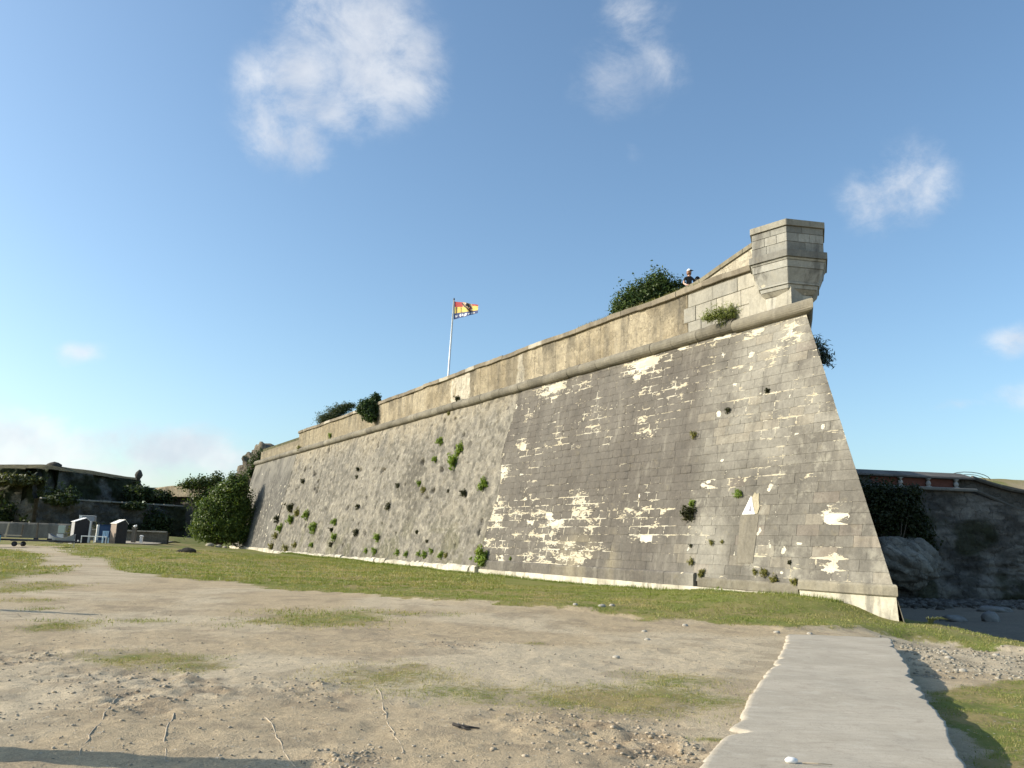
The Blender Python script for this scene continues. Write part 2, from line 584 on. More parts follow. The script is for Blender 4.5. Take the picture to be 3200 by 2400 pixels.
def leaf_mat(name, trans=0.3):
    g, b, out, m = newmat(name)
    c = g.attr('Col').outputs['Color']
    g.put(b.inputs['Base Color'], c)
    b.inputs['Roughness'].default_value = 0.5
    b.inputs['Specular IOR Level'].default_value = 0.3
    tr = g.n('ShaderNodeBsdfTranslucent')
    g.put(tr.inputs[0], g.mix(1.0, c, (1.15, 1.2, 0.55), 'MULTIPLY'))
    mx = g.n('ShaderNodeMixShader')
    mx.inputs[0].default_value = trans
    g.t.links.new(b.outputs[0], mx.inputs[1])
    g.t.links.new(tr.outputs[0], mx.inputs[2])
    g.t.links.new(mx.outputs[0], out.inputs[0])
    return m


LEAF = leaf_mat('leaves')
BARK = simple('bark', (0.10, 0.075, 0.05), 0.9, 0.3, 12, bump=0.5)


def concrete_mat():
    g, b, out, m = newmat('path_concrete')
    v = g.n('ShaderNodeTexCoord').outputs['Object']
    n1 = g.noise(v, .8, 6, .6).outputs[0]
    mp = g.n('ShaderNodeMapping')
    mp.inputs['Rotation'].default_value = (0, 0, rad(-21))
    mp.inputs['Scale'].default_value = (1.0, 7.0, 1)
    g.put(mp.inputs[0], v)
    n2 = g.noise(mp.outputs[0], 1.6, 6, .65).outputs[0]      # broom marks across the slab
    n3 = g.noise(v, 60, 3, .6).outputs[0]
    c = g.mix(g.sstep(n1, .35, .65), (0.385, 0.336, 0.26), (0.455, 0.40, 0.315))
    c = g.mix(g.sstep(n2, .4, .68, 0, .5), c, (0.33, 0.288, 0.225))
    c = g.mix(g.sstep(n3, .52, .72, 0, .5), c, (0.22, 0.19, 0.15))
    st_ = g.noise(v, 2.6, 8, .7, .4).outputs[0]
    c = g.mix(g.sstep(st_, .54, .70, 0, .5), c, (0.27, 0.225, 0.17))
    c = g.mix(g.sstep(st_, .46, .36, 0, .4), c, (0.50, 0.455, 0.37))
    crack = g.noise(v, .9, 9, .7, 1.2).outputs[0]
    cm = g.sstep(g.m('ABSOLUTE', g.m('SUBTRACT', crack, .5)), 0.0, 0.006, 1, 0)
    c = g.mix(g.m('MULTIPLY', cm, .45), c, (0.17, 0.15, 0.125))
    g.put(b.inputs['Base Color'], c)
    b.inputs['Roughness'].default_value = .88
    b.inputs['Specular IOR Level'].default_value = .25
    g.put(b.inputs['Normal'], g.bump(g.m('ADD', g.m('MULTIPLY', n2, .8), g.m('MULTIPLY', n3, .3)), .5, .012))
    return m


CONC = concrete_mat()
M_WHITE = simple('white_paint', (0.78, 0.77, 0.74), .55, .06, 6)
M_MARK = simple('dark_mark_paint', (0.17, 0.16, 0.18), .6, .1, 6)
M_DARKWOOD = simple('shade_dark_boards', (0.035, 0.033, 0.036), .8, .3, 5, bump=.3)  # near-black: shade on the cabin fronts is put into the board colour
M_GREYPAINT = simple('grey_paint', (0.30, 0.295, 0.30), .6, .1, 4)
M_BROWN = simple('brown_paint', (0.26, 0.195, 0.145), .75, .12, 4)
M_PALEROOF = simple('pale_roofing', (0.70, 0.67, 0.60), .6, .12, 6)
M_BLUE = simple('blue_tarpaulin', (0.035, 0.085, 0.19), .55, .2, 3)
M_LBLUE = simple('light_blue_plastic', (0.42, 0.62, 0.80), .45, .08, 4)
M_HULLBLUE = simple('blue_hull_paint', (0.05, 0.27, 0.47), .3, .12, 5)
M_STEEL = simple('dark_steel', (0.035, 0.035, 0.045), .5, .2, 8, metal=.4)
M_RUBBER = simple('rubber', (0.02, 0.02, 0.02), .85, .1, 10)
M_GALV = simple('galvanised_steel', (0.42, 0.43, 0.45), .45, .12, 10, metal=.6)
M_TUB = simple('grey_plastic', (0.25, 0.27, 0.30), .5, .1, 4)
M_PALEGREEN = simple('pale_green_enamel', (0.50, 0.56, 0.47), .4, .1, 5, dirt=.3)
M_POSTWOOD = simple('weathered_post_wood', (0.13, 0.105, 0.08), .9, .25, 9, bump=.4)
M_PALEWOOD = simple('bleached_wood', (0.42, 0.36, 0.27), .9, .2, 9, bump=.3)
M_POLE = simple('white_pole_enamel', (0.78, 0.80, 0.83), .35, .04, 5)
M_BRICK = simple('red_brick', (0.16, 0.06, 0.04), .9, .3, 14, bump=.4)
M_DRYWOOD = simple('dry_root_wood', (0.40, 0.33, 0.235), .9, .25, 20, bump=.4)
M_DARKTWIG = simple('dark_driftwood', (0.035, 0.03, 0.026), .9, .3, 15)
M_SKIN = simple('skin', (0.55, 0.33, 0.24), .55, .06, 12)
M_SHIRT = simple('black_cotton', (0.02, 0.02, 0.022), .9, .2, 30)
M_TROUSER = simple('grey_cotton', (0.16, 0.15, 0.14), .9, .15, 30)
M_HAIR = simple('auburn_hair', (0.20, 0.085, 0.035), .6, .25, 40)
M_CAP = simple('white_cotton', (0.80, 0.79, 0.76), .85, .05, 30)
M_TAN = simple('tan_canvas', (0.42, 0.30, 0.17), .85, .12, 20)
FLAGM = [simple('flag_red', (0.42, 0.045, 0.05), .75, .06, 10), simple('flag_yellow', (0.75, 0.55, 0.14), .75, .05, 10), simple('flag_blue', (0.03, 0.055, 0.17), .75, .1, 10),
         simple('flag_white', (0.78, 0.78, 0.80), .75, .04, 10), simple('flag_black', (0.03, 0.025, 0.03), .75, .1, 10), simple('flag_tan', (0.55, 0.36, 0.20), .75, .08, 10)]

# ---------------------------------------------------------------- terrain
CP = np.array([
    (0, -8, 0), (-8, -8, 0), (8, -8, -.2), (0, 3, 0), (-5, 6, 0), (3, 8, .0), (-10, 12, 0), (0, 14, 0), (5, 14, 0), (-6, 18, .02), (4, 20, .02), (7.3, 19, .0), (-12, 25, .1), (-3, 26, .12), (3, 26, .15),
    (8.5, 21.3, .05), (10.9, 23.4, -.05), (9.6, 25.4, .45), (8.6, 26.2, .55), (7.2, 29, .48), (4.8, 33, .3), (1.5, 38, .25), (-1.2, 44, .28), (-7, 54, .34), (-14, 67, .42), (-22, 80, .45), (-30.5, 95, .58), (-34, 102, .6),
    (4.5, 29, .28), (0, 36, .22), (-8, 40, .25), (-16, 40, .3), (-18, 54, .55), (-24, 64, .75), (-31, 68, 1.0), (-38, 66, .8), (-38, 56, .55), (-28, 50, .45), (-50, 60, .5), (-36, 80, 1.2), (-45, 105, 1.75), (-60, 100, 1.6), (-30, 32, .15),
    (5.6, 9, -.2), (6.6, 13, -.25), (8, 17, -.3), (10, 20, -.4), (9, 12, -.25), (12, 16, -.4), (15, 24, -.76), (13, 27, -.85), (18, 32, -.95), (20, 45, -.9), (28, 55, -.8), (38, 55, -.7), (14, 40, -.95), (30, 30, -.9), (20, 14, -.4), (20, 5, -.3),
    (0, 130, 1.), (-80, 130, 2.), (60, 130, 0), (80, 40, -.5), (-80, 30, .2)], float)


def terr0(x, y):
    num = np.zeros(x.shape)
    den = np.zeros(x.shape)
    for a, b, c in CP:
        w = 1 / (((x - a) ** 2 + (y - b) ** 2) / (1 + .0012 * (a * a + b * b)) + 1.2) ** 2
        num += w * c
        den += w
    return num / den


BANK = [(-32.19, 59.85), (-21.69, 44.05), (-16.18, 34.7), (-12.65, 31.39), (-9.78, 30.44), (-6.61, 27.04), (-3.62, 25.61), (-1.85, 24.33), (0.76, 23.51), (2.53, 22.3), (3.73, 21.2), (5.09, 21.1), (6.12, 20.58), (6.55, 20.1),
        (7.75, 20.5), (9.0, 21.0), (10.14, 21.2), (11.05, 20.8), (12.1, 20.01), (15, 18.6), (40, 18)]
BANKP = BANK + [(60, 150), (-40, 150), (-40, 63)]
LAWN = [(-60, 54), (-32.36, 54.18), (-30.83, 54.62), (-24.93, 46.19), (-21.31, 39.41), (-17.53, 31.25), (-15.98, 27.02), (-22, 18), (-60, 18)]
RGRASS = [(5.23, 10.23), (5.6, 11.6), (6.41, 13.15), (7.4, 13.95), (9.0, 14.95), (20, 15), (20, 2), (4.6, 2), (4.3, 7.75), (4.9, 8.9)]
FARG = [(-70, 62), (-36, 61), (-31, 66), (-24, 64), (-24, 120), (-100, 120), (-100, 62)]
ISL = [(-8.16, 15.85, .65, 1.15, 1), (-4.11, 19.13, 1.7, 2.4, .95), (-4.94, 12.11, .95, .85, .95), (-1.41, 11.29, 1.13, 1.2, .8), (1.6, 10.53, 1.7, 1.1, .95), (-.48, 10.65, 1.2, .9, .75), (-13.7, 23.5, .9, 2.6, 1), (-18.6, 34, .9, 5, 1), (2.1, 8.3, .35, .12, 1),
       (-10.16, 18.86, .3, .5, .8), (-4.13, 11.65, .52, .55, .9), (-7.36, 17.34, .7, .5, .7), (-14.25, 26.8, 1.1, 1.6, .9), (.53, 15.76, .3, .31, .7), (2.32, 11.96, .83, .9, .8), (-17.5, 31.7, 1.5, 3.9, .8), (-11.5, 20.5, .8, .6, .7), (-3.0, 20.6, 2.2, .7, .7)]
PITS = [(-3.82, 9.59, 1.0, 1.3, 1.0), (1.04, 7.93, .8, .9, .9), (-.7, 15.01, .9, .9, .5), (1.6, 7.7, .55, .7, 1.0), (-6.53, 11.95, .9, 1.2, .8), (-2.3, 10.2, .7, .9, .7), (.79, 8.94, .97, .8, .7), (-1.23, 7.14, .4, .3, .6), (-4.8, 10.6, .9, .8, .7)]
PL = [(6.33, 19.22), (4.94, 15.53), (3.93, 13.03), (3.1, 10.87), (2.49, 9.1), (2.28, 8.75), (1.95, 8.0), (1.62, 7.18), (-.2, 3), (-1.6, 0), (-4.2, -7)]
PR = [(8.5, 18.92), (7.11, 15.44), (5.82, 12.13), (5.15, 10.46), (4.47, 8.75), (3.96, 7.48), (2.2, 3), (.9, 0), (-1.7, -7)]
_yl = np.array([p[1] for p in PL][::-1])
_xl = np.array([p[0] for p in PL][::-1])
_yr = np.array([p[1] for p in PR][::-1])
_xr = np.array([p[0] for p in PR][::-1])


def pdist(poly, x, y):
    """signed distance to a polygon (positive inside)"""
    d = np.full(x.shape, 1e9)
    ins = np.zeros(x.shape, bool)
    n = len(poly)
    for i in range(n):
        x0, y0 = poly[i]
        x1, y1 = poly[(i + 1) % n]
        dx, dy = x1 - x0, y1 - y0
        t = np.clip(((x - x0) * dx + (y - y0) * dy) / (dx * dx + dy * dy + 1e-9), 0, 1)
        d = np.minimum(d, np.hypot(x - x0 - t * dx, y - y0 - t * dy))
        c = ((y0 > y) != (y1 > y)) & (x < dx * (y - y0) / (dy if abs(dy) > 1e-9 else 1e-9) + x0)
        ins ^= c
    return np.where(ins, d, -d)


def turf(x, y):
    """0 bare earth .. 1 grass"""
    wob = (fbm(x * .9, y * .9, 31, 4) - .5) * 1.6
    wob2 = (fbm(x * 3.1, y * 3.1, 33, 3) - .5) * .5
    t = ss(pdist(BANKP, x, y) + wob * .8 + wob2, -.25, .35)
    t = np.maximum(t, ss(pdist(LAWN, x, y) + wob * .6, -.3, .5))
    t = np.maximum(t, ss(pdist(RGRASS, x, y) + wob * .35 + wob2 * .6, -.15, .25) * .92)
    t = np.maximum(t, ss(pdist(FARG, x, y) + wob, -1, 1) * .8)
    for a, b, rx, ry, s in ISL:
        r = np.hypot((x - a) / rx, (y - b) / ry) + wob * .55 + wob2 * .9
        t = np.maximum(t, s * .80 * ss(r, 1.75, .1))
    # moat floor stays bare
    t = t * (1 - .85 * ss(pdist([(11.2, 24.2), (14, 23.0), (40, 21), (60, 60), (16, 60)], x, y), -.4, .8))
    # worn track at the far left
    trk = np.abs(pdist([(-33, 60), (-30, 58), (-23, 47), (-18.5, 37), (-16, 31), (-14, 27), (-13, 27), (-15.5, 34), (-20.5, 44), (-29, 56), (-32, 61)], x, y))
    tin = pdist([(-33, 60), (-30, 58), (-23, 47), (-18.5, 37), (-16, 31), (-14, 27), (-13, 27), (-15.5, 34), (-20.5, 44), (-29, 56), (-32, 61)], x, y)
    t = t * (1 - .9 * ss(tin, -.2, .3))
    return np.clip(t, 0, 1)


def lush(x, y):
    """moister, greener grass near the wall foot"""
    dist = -((x - 10.87) * -.8660254 + (y - 23.83) * -.5)          # negative in front of the wall
    w = ss(-dist, 7.5, 1.0) * ss(y, 20, 26)
    b = np.exp(-((pdist(BANKP, x, y) - .7) / .8) ** 2) * .55
    return np.clip(w + b, 0, 1) * (.6 + .8 * fbm(x * .5, y * .5, 37, 3))


def gz(x, y, detail=True):
    x = np.asarray(x, float)
    y = np.asarray(y, float)
    z = terr0(x, y)
    # keep the earth level with the path on its left, dropped on its right
    xl = np.interp(y, _yl, _xl)
    xr = np.interp(y, _yr, _xr)
    near = ss(y, 20.2, 18.6)
    left = ss(x - xl, 1.2, .2) * ss(x - xl, -6, -.5)
    z = z * (1 - near * left * .8) - .012 * near * left
    under = ss(x - xl, .12, .32) * ss(x - xr, .02, -.1) * ss(y, 19.2, 18.9)
    drop = ss(x - xr, -.1, .05) * ss(x - xr, 3.0, .4) * near
    z = z * (1 - drop) + drop * (-.25 - .10 * (fbm(x * .7, y * .7, 5, 3) - .4))
    z = z - under * .12
    if detail:
        far = 1 / (1 + (np.maximum(y, 0) / 28) ** 2)
        far = far * (1 - .85 * ss(np.maximum(xl - x, x - xr), .7, .15) * near)
        z = z + (fbm(x * .55, y * .55, 3, 3) - .5) * .07 * far
        z = z + (fbm(x * 2.6, y * 2.6, 4, 4) - .5) * .050 * far
        z = z + (fbm(x * 11, y * 11, 6, 3) - .5) * .022 * far
        for a, b, rx, ry, s in PITS:
            r = np.hypot((x - a) / rx, (y - b) / ry) + (fbm(x * 1.3, y * 1.3, 8, 2) - .5) * .8
            mk = s * ss(r, 1.25, .3)
            rid = np.abs(fbm(x * 2.3 + y * .5, y * 1.5, 12, 3) - .5) * 2
            rid2 = np.abs(fbm(x * 5.5, y * 4.2, 13, 3) - .5) * 2
            clod = np.abs(fbm(x * 9 + 3 * rid, y * 7, 14, 3) - .5) * 2
            z = z + .7 * mk * ((rid - .25) * .13 + (rid2 - .25) * .075 + (clod - .25) * .05)
        # low bank where the grass ends in front of the bastion
        bd = np.hypot(x - 5.6, y - 20.9)
        z = z + .08 * ss(pdist(BANKP, x, y), -.1, .35) * ss(y, 14, 19) * ss(y, 30, 24)
    return z


def axis(lo, hi, step, far_lo, far_hi, k=1.09):
    a = list(np.arange(lo, hi + 1e-6, step))
    s = step
    while a[-1] < far_hi:
        s *= k
        a.append(a[-1] + s)
    s = step
    while a[0] > far_lo:
        s *= k
        a.insert(0, a[0] - s)
    return np.array(a)


xs = axis(-9.5, 12.5, .055, -3000, 3000, 1.07)
ys = np.concatenate([axis(4.8, 12.5, .04, -600, 12.5, 1.12), ])
y_mid = [ys[-1]]
while y_mid[-1] < 30:
    y_mid.append(y_mid[-1] + .04 + (y_mid[-1] - 12.5) * .006)
s_ = .15
while y_mid[-1] < 4000:
    s_ *= 1.045
    y_mid.append(y_mid[-1] + s_)
ys = np.concatenate([ys, y_mid[1:]])
X, Y = np.meshgrid(xs, ys, indexing='ij')
Z = gz(X, Y)
T = turf(X, Y)
dirt = lerp3((0.420, 0.330, 0.212), (0.480, 0.395, 0.272), ss(fbm(X * .35, Y * .35, 40, 4), .35, .65))
dirt = lerp3(dirt, (0.27, 0.215, 0.145), .5 * ss(fbm(X * 1.7, Y * 1.7, 41, 4), .52, .72))
for a_, b_, rx_, ry_, s_ in PITS:
    rr_ = np.hypot((X - a_) / rx_, (Y - b_) / ry_) + (fbm(X * 1.3, Y * 1.3, 8, 2) - .5) * .8
    dirt = lerp3(dirt, (.265, .20, .13), .75 * s_ * ss(rr_, 1.4, .3) * ss(fbm(X * 4, Y * 3, 43, 4), .46, .62))
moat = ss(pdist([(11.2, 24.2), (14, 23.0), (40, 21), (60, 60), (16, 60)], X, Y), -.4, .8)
dirt = lerp3(dirt, (0.16, 0.135, 0.11), moat * .8)  # earth colour darkened to deepen the bastion's shade on the moat floor
LU = lush(X, Y)
Vg = np.stack([X.ravel(), Y.ravel(), Z.ravel()], 1)
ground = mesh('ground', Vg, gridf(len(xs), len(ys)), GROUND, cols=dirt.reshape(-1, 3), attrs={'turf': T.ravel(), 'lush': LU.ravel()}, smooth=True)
tag(ground, 'worn field of pale earth and short grass before the bastion', kind='structure')


# ---------------------------------------------------------------- concrete path
def build_path():
    n, k = 420, 18
    yy = np.linspace(19.05, -6.5, n)
    pr_ = np.random.default_rng(77)
    kn = np.arange(-7, 20, .22)
    chip = np.interp(yy, kn, np.where(pr_.random(len(kn)) < .22, .13, .04) * pr_.random(len(kn)))
    chr_ = np.interp(yy, kn, np.where(pr_.random(len(kn)) < .2, -.12, -.04) * pr_.random(len(kn)))
    lx = np.interp(yy, _yl, _xl) + (fbm(yy * .3, yy * 0, 51, 2) - .5) * .15 + chip + (pr_.random(n) - .5) * .018 + .22 * np.exp(-((yy - 8.55) / .12) ** 2)
    rx = np.interp(yy, _yr, _xr) + (fbm(yy * .4, yy * 0 + 4, 53, 2) - .5) * .2 + chr_ + (pr_.random(n) - .5) * .018
    t = np.concatenate([[0, .010, .022], np.linspace(.04, .985, k - 4), [1]])
    PX = lx[:, None] + (rx - lx)[:, None] * t
    skew = (fbm(t * 6, t * 0, 55, 3) - .5) * .3
    PY = yy[:, None] + (-.1 * t + np.where(np.arange(n) == 0, 1, 0)[:, None] * skew)
    PZ = .022 + (fbm(PX * 1.2, PY * 1.2, 56, 3) - .5) * .02
    PZ = PZ - .032 * np.clip(1 - t / .02, 0, 1)[None, :]
    top = np.stack([PX, PY, PZ], -1)
    bl = top[:, :1].copy()
    bl[..., 2] = -.12
    bl[..., 0] -= .01
    br = top[:, -1:].copy()
    br[..., 2] = -.6
    br[..., 0] -= .02 + .06 * fbm(PY[:, -1:] * 3, PY[:, -1:] * 0, 57, 3)
    A = np.concatenate([bl, top, br], 1)
    c = A[:1].copy()
    c[..., 2] = -.5
    c[..., 1] += .05
    A = np.concatenate([c, A], 0)
    o = mesh('path', A.reshape(-1, 3), gridf(A.shape[0], A.shape[1])[:, ::-1].copy(), CONC, smooth=False)
    tag(o, 'concrete path running to the foot of the bastion', kind='structure')


build_path()

# ---------------------------------------------------------------- the bastion: coordinates on its battered face
A0 = np.array([10.87, 23.83, 1.04])
D = np.array([-.5, .8660254, 0])
NF = np.array([-.8660254, -.5, 0])
DR = np.array([math.sin(rad(18)), math.cos(rad(18)), 0])
NR = np.array([math.cos(rad(18)), -math.sin(rad(18)), 0])
TB = .2
U_END = 85.0
KU = .4548                       # the arris leans back: u of the arris per metre of height


def FP(u, h, o=0.0):
    """point on the battered front face: u metres from the salient, h up from the plinth, o out of the face"""
    u = np.asarray(u, float)
    h = np.asarray(h, float)
    o = np.asarray(o, float)
    u, h, o = np.broadcast_arrays(u, h, o)
    P = A0 + u[..., None] * D + (o - TB * h)[..., None] * NF
    P = P.copy()
    P[..., 2] = A0[2] + h
    return P


def VP(u, z, o):
    """point on a vertical plane parallel to the wall, o out from the plinth line"""
    u, z, o = np.broadcast_arrays(np.asarray(u, float), np.asarray(z, float), np.asarray(o, float))
    P = (A0 + u[..., None] * D + o[..., None] * NF).copy()
    P[..., 2] = z
    return P


def sal(o):
    """shift of the salient corner for a layer o out of both faces (plan vector), and its u"""
    M = np.array([NF[:2], NR[:2]])
    v = np.linalg.solve(M, [o, o])
    return v @ D[:2]


BLOBS = [(13.11, 8.88, 1.49, .61, 1.), (20.61, 8.88, 1.81, .52, .95), (23.41, 8.83, .26, .71, .8), (10.94, 7.51, .76, .16, .8), (12.51, 6.9, 4.16, 1.4, .36), (11.46, 6.11, 1.34, .37, .5), (12.51, 5.58, 1.05, .3, .42), (21.48, 4.71, 1.91, .44, .5), (24.21, 4.66, 1.14, .56, .95), (20.89, 3.99, .99, .35, .62),
         (24.2, 2.52, 1.41, .54, .72), (20.59, 2.36, 2.85, .46, .66), (17.73, 1.85, 1.22, .27, .95), (19.3, 1.39, .91, .55, .62), (23.39, 1.9, .72, .61, .8), (15.36, 2.27, 1.17, .22, .6), (12.9, 2.36, .8, .35, .55), (11.31, 1.21, 2.28, .17, .8), (12.81, 1.6, 1.03, .2, .55), (13.91, 1.89, .72, .35, .55),
         (20.06, 1.79, 5.7, 1.82, .4), (13.6, 2.45, 4.23, 1.3, .38), (17.4, 6.73, 5.26, 1.38, .34), (20.32, 5.87, 3.08, 1.17, .33), (8.52, 1.53, .54, .43, .6), (9.9, 9.23, .62, .23, .7), (22.5, -.19, 1.21, .2, .8), (18.35, 3.66, .89, .24, .5), (13.53, 4.3, .48, .22, .5), (4.63, 8.54, .53, .56, 1.),
         (5.22, 8.12, .69, .44, .72), (6.88, 7.68, .36, .18, .95), (2.18, 2.04, .5, .41, .85), (2.67, 1.93, .23, .19, .9), (1.57, 1.45, .18, .13, .9), (2.04, .75, .75, .3, .85), (2.14, .29, .52, .24, .95), (.95, 1.22, .19, .14, .95), (4.85, 6.16, 1.16, .46, .5), (8.66, 7.71, 1.97, 1.15, .4),
         (7.61, 9.19, 1.89, .53, .55), (5.49, 1.83, .28, .77, .35), (4.8, .88, .45, .47, .5), (3.56, 6.4, .98, 1.12, .42), (5.59, 2.46, .38, .28, .9), (6.27, -.25, .58, .09, .9), (1.44, -.18, .86, .12, .6), (4.26, 3.79, 1.37, .64, .4), (78, 8.4, 4, .7, .45), (68.5, 8.0, .7, 1.0, .6)]


def flake_at(u, h):
    f = np.zeros(np.broadcast(u, h).shape)
    for a, b, ru, rh, s in BLOBS:
        r2 = ((u - a) / ru) ** 2 + ((h - b) / rh) ** 2
        f = np.maximum(f, s * np.exp(-.75 * r2 ** 1.6))
    cl = .66 * ss(fbm(u * .8, h * 1.3, 60, 3), .47, .66) * ss(u, 8.5, 10.5) * ss(u, 30, 26) * (1 - .7 * ss(np.abs(h - 4.4), 1.2, .5))
    ca = .55 * ss(fbm(u * .9, h * 1.2, 67, 3), .50, .66) * ss(u, 9.5, 8.2)
    return np.maximum(np.maximum(f, cl), ca)


def bc_edge(h):
    """u of the border between ashlar and rubble"""
    return 24.3 + .25 * np.sin(h * 1.3)


def face_col(u, h):
    """albedo of the weathered skin"""
    u, h = np.broadcast_arrays(np.asarray(u, float), np.asarray(h, float))
    n = fbm(u * .35, h * .35, 61, 4)
    n2 = fbm(u * 1.4, h * 1.1, 62, 4)
    streak = fbm(u * 1.8, h * .16, 63, 4)
    a = lerp3((0.190, .174, .148), (.330, .308, .262), ss(n * .45 + n2 * .2 + streak * .35, .37, .61))          # greyer ashlar by the salient
    b = lerp3((0.146, .130, .112), (.192, .174, .150), ss(n * .4 + streak * .6, .35, .65))        # dark skin, middle
    wB = ss(u, 8.2, 9.0 + .3)
    c = lerp3(a, b, wB)
    c = lerp3(c, (.31, .28, .215), .55 * ss(h, 8.1, 9.3) * ss(streak, .35, .6) * (1 - wB * .6))
    # pale run-off streaks low in the dark part
    for us, wd, h0, h1 in ((15.9, .55, -.3, 1.5), (15.0, .25, -.3, 1.2), (17.0, .3, -.2, 1.1), (13.1, .2, -.3, 1.6)):
        c = lerp3(c, (.36, .31, .215), .75 * np.exp(-((u - us) / wd) ** 2) * ss(h, h1 + .3, h1 - .5) * ss(fbm(u * 5, h * .7, 64, 3), .35, .6))
    return c


def rubble_col(u, h):
    u, h = np.broadcast_arrays(np.asarray(u, float), np.asarray(h, float))
    n = fbm(u * .28, h * .3, 71, 5)
    n2 = fbm(u * 1.7, h * 1.9, 72, 4)
    st = fbm(u * .9, h * .1, 73, 4)
    c = lerp3((.225, .208, .176), (.335, .306, .252), ss(n * .5 + n2 * .5, .36, .64))
    c = lerp3(c, (.42, .365, .27), .8 * ss(h + (st - .5) * 3.0, 7.2, 9.0))
    c = lerp3(c, (.165, .150, .122), .7 * ss(fbm(u * .22, h * .22, 74, 4), .5, .66) * ss(h, 8.6, 6))
    c = lerp3(c, (.37, .33, .26), .45 * ss(n2, .58, .75))
    c = lerp3(c, (.17, .165, .085), .5 * ss(fbm(u * .6, h * .6, 75, 4), .52, .7) * ss(h, 3.2, .3))
    return c


bastion = empty('bastion_wall', (10.87, 23.83, 0), label='tall leaning stone bastion wall with flaking grey and cream masonry', cat='wall')
H_TOP = 9.32
Z_TOP = A0[2] + H_TOP
COURSE = .338


def build_ashlar():
    """courses of dressed stones, each a solid block with recessed joints"""
    r = np.random.default_rng(3)
    stones = []
    h = -.02
    row = 0
    while h < H_TOP - .05:
        hh = COURSE * (1 + .12 * (r.random() - .5))
        h1 = min(h + hh, H_TOP)
        u = KU * h
        first = True
        ub = bc_edge((h + h1) / 2) + (r.random() - .5) * .5
        while u < ub - .15:
            w = (.55 + .5 * r.random()) if not first else (.85 if row % 2 else .5) + .2 * r.random()
            if u > 9:
                w *= .9
            u1 = u + w
            if ub - u1 < .3:
                u1 = ub
            stones.append((u, u1, h, h1, first))
            u = u1
            first = False
        h = h1
        row += 1
    # the ones that show largest first
    stones.sort(key=lambda s: -((s[1] - s[0]) * (s[3] - s[2])) / (24 + .866 * s[0]) ** 2)
    rest_V, rest_F, rest_C, rest_A = [], [], [], {'flake': [], 'edge': [], 'spot': []}
    nrest = 0
    for i, (u0, u1, h0, h1, first) in enumerate(stones):
        dark = u0 > 8.8
        g = .0025 if dark else .0035
        pr = r.random() * (.003 if dark else .008)
        ch = .003
        ins = .05
        if r.random() < .03:
            pr -= .05                                              # a stone that has weathered back
        ul0 = u0 + g if not first else u0
        ul1 = u0 + g if not first else KU * h1
        a_, b_ = h0 + g, h1 - g
        quad = [(ul0, a_), (u1 - g, a_), (u1 - g, b_), (ul1 if first else u0 + g, b_)]
        cu = sum(q[0] for q in quad) / 4
        chh = (h0 + h1) / 2

        def inset(q, k):
            w = (u1 - u0) / 2
            hh_ = (h1 - h0) / 2
            return [(cu + (x - cu) * (1 - k / w), chh + (y - chh) * (1 - k / hh_)) for x, y in q]
        rings = [(inset(quad, ch + ins), pr, 0.0), (inset(quad, ch), pr, 1.0), (quad, pr - ch, 1.0), (quad, -.10, 1.0)]
        V, e, uh = [], [], []
        for q, o, ed in rings:
            for (x, y) in q:
                V.append((x, y, o))
                e.append(ed)
                uh.append((x, y))
        V = np.array(V)
        uh = np.array(uh)
        # tiny unevenness of corners
        V[:12, :2] += (r.random((12, 2)) - .5) * .004
        P = FP(V[:, 0], V[:, 1], V[:, 2])
        if first:                                                   # corner stones return round the salient
            for k in (12, 15):
                P[k] = FP(uh[k, 0], uh[k, 1], 0.0) + DR * .45 - NR * .0
        F = [(0, 1, 2, 3)]
        for rr in range(3):
            for k in range(4):
                F.append((rr * 4 + k, rr * 4 + 4 + k, rr * 4 + 4 + (k + 1) % 4, rr * 4 + (k + 1) % 4))
        col = face_col(uh[:, 0], uh[:, 1])
        t = (r.random() - .5)
        amp = .08 if dark else .14
        col = col * (1 + amp * t)
        if not dark and r.random() < .06:
            col = col * .6 + np.array((.40, .35, .27)) * .4
        if not dark and r.random() < .035:
            col = col * .8 + np.array((.33, .25, .20)) * .2
        fl = flake_at(uh[:, 0], uh[:, 1])
        fl = fl + .08 * (fl > .25) * (uh[:, 0] > 14) * (uh[:, 1] < 3.2)
        if fl.mean() > .3:
            fl = np.clip(fl + (r.random() - .5) * .10, 0, 1)
        sp = np.where(uh[:, 0] < 8.8, .62, .06) * ss(fbm(uh[:, 0] * .6, uh[:, 1] * .6, 66, 3), .3, .6)
        ed = np.array(e)
        if i < 300:
            mesh('stone', P, F, ASH, bastion, attrs={'flake': fl, 'edge': ed, 'spot': sp}, cols=col)
        else:
            rest_V.append(P)
            rest_F.append(np.array(F) + nrest)
            rest_C.append(col)
            rest_A['flake'].append(fl)
            rest_A['edge'].append(ed)
            rest_A['spot'].append(sp)
            nrest += len(P)
    tag(mesh('stonework', np.concatenate(rest_V), np.concatenate(rest_F), ASH, bastion, attrs={k: np.concatenate(v) for k, v in rest_A.items()}, cols=np.concatenate(rest_C)), kind='stuff')
    # mortar bed behind the joints
    n = 60
    hs = np.linspace(-.3, H_TOP, 34)
    t = np.linspace(0, 1, n)
    U = KU * hs[None, :] + .03 + (25.2 - KU * hs[None, :] - .03) * t[:, None]
    Hh = np.broadcast_to(hs[None, :], U.shape)
    P = FP(U, Hh, -.009)
    col = face_col(U, Hh) * .9
    mesh('mortar_bed', P.reshape(-1, 3), gridf(n, 34), ASH, bastion, cols=col.reshape(-1, 3), attrs={'flake': flake_at(U, Hh).ravel() + .05, 'edge': 1.0, 'spot': 0.0})


build_ashlar()


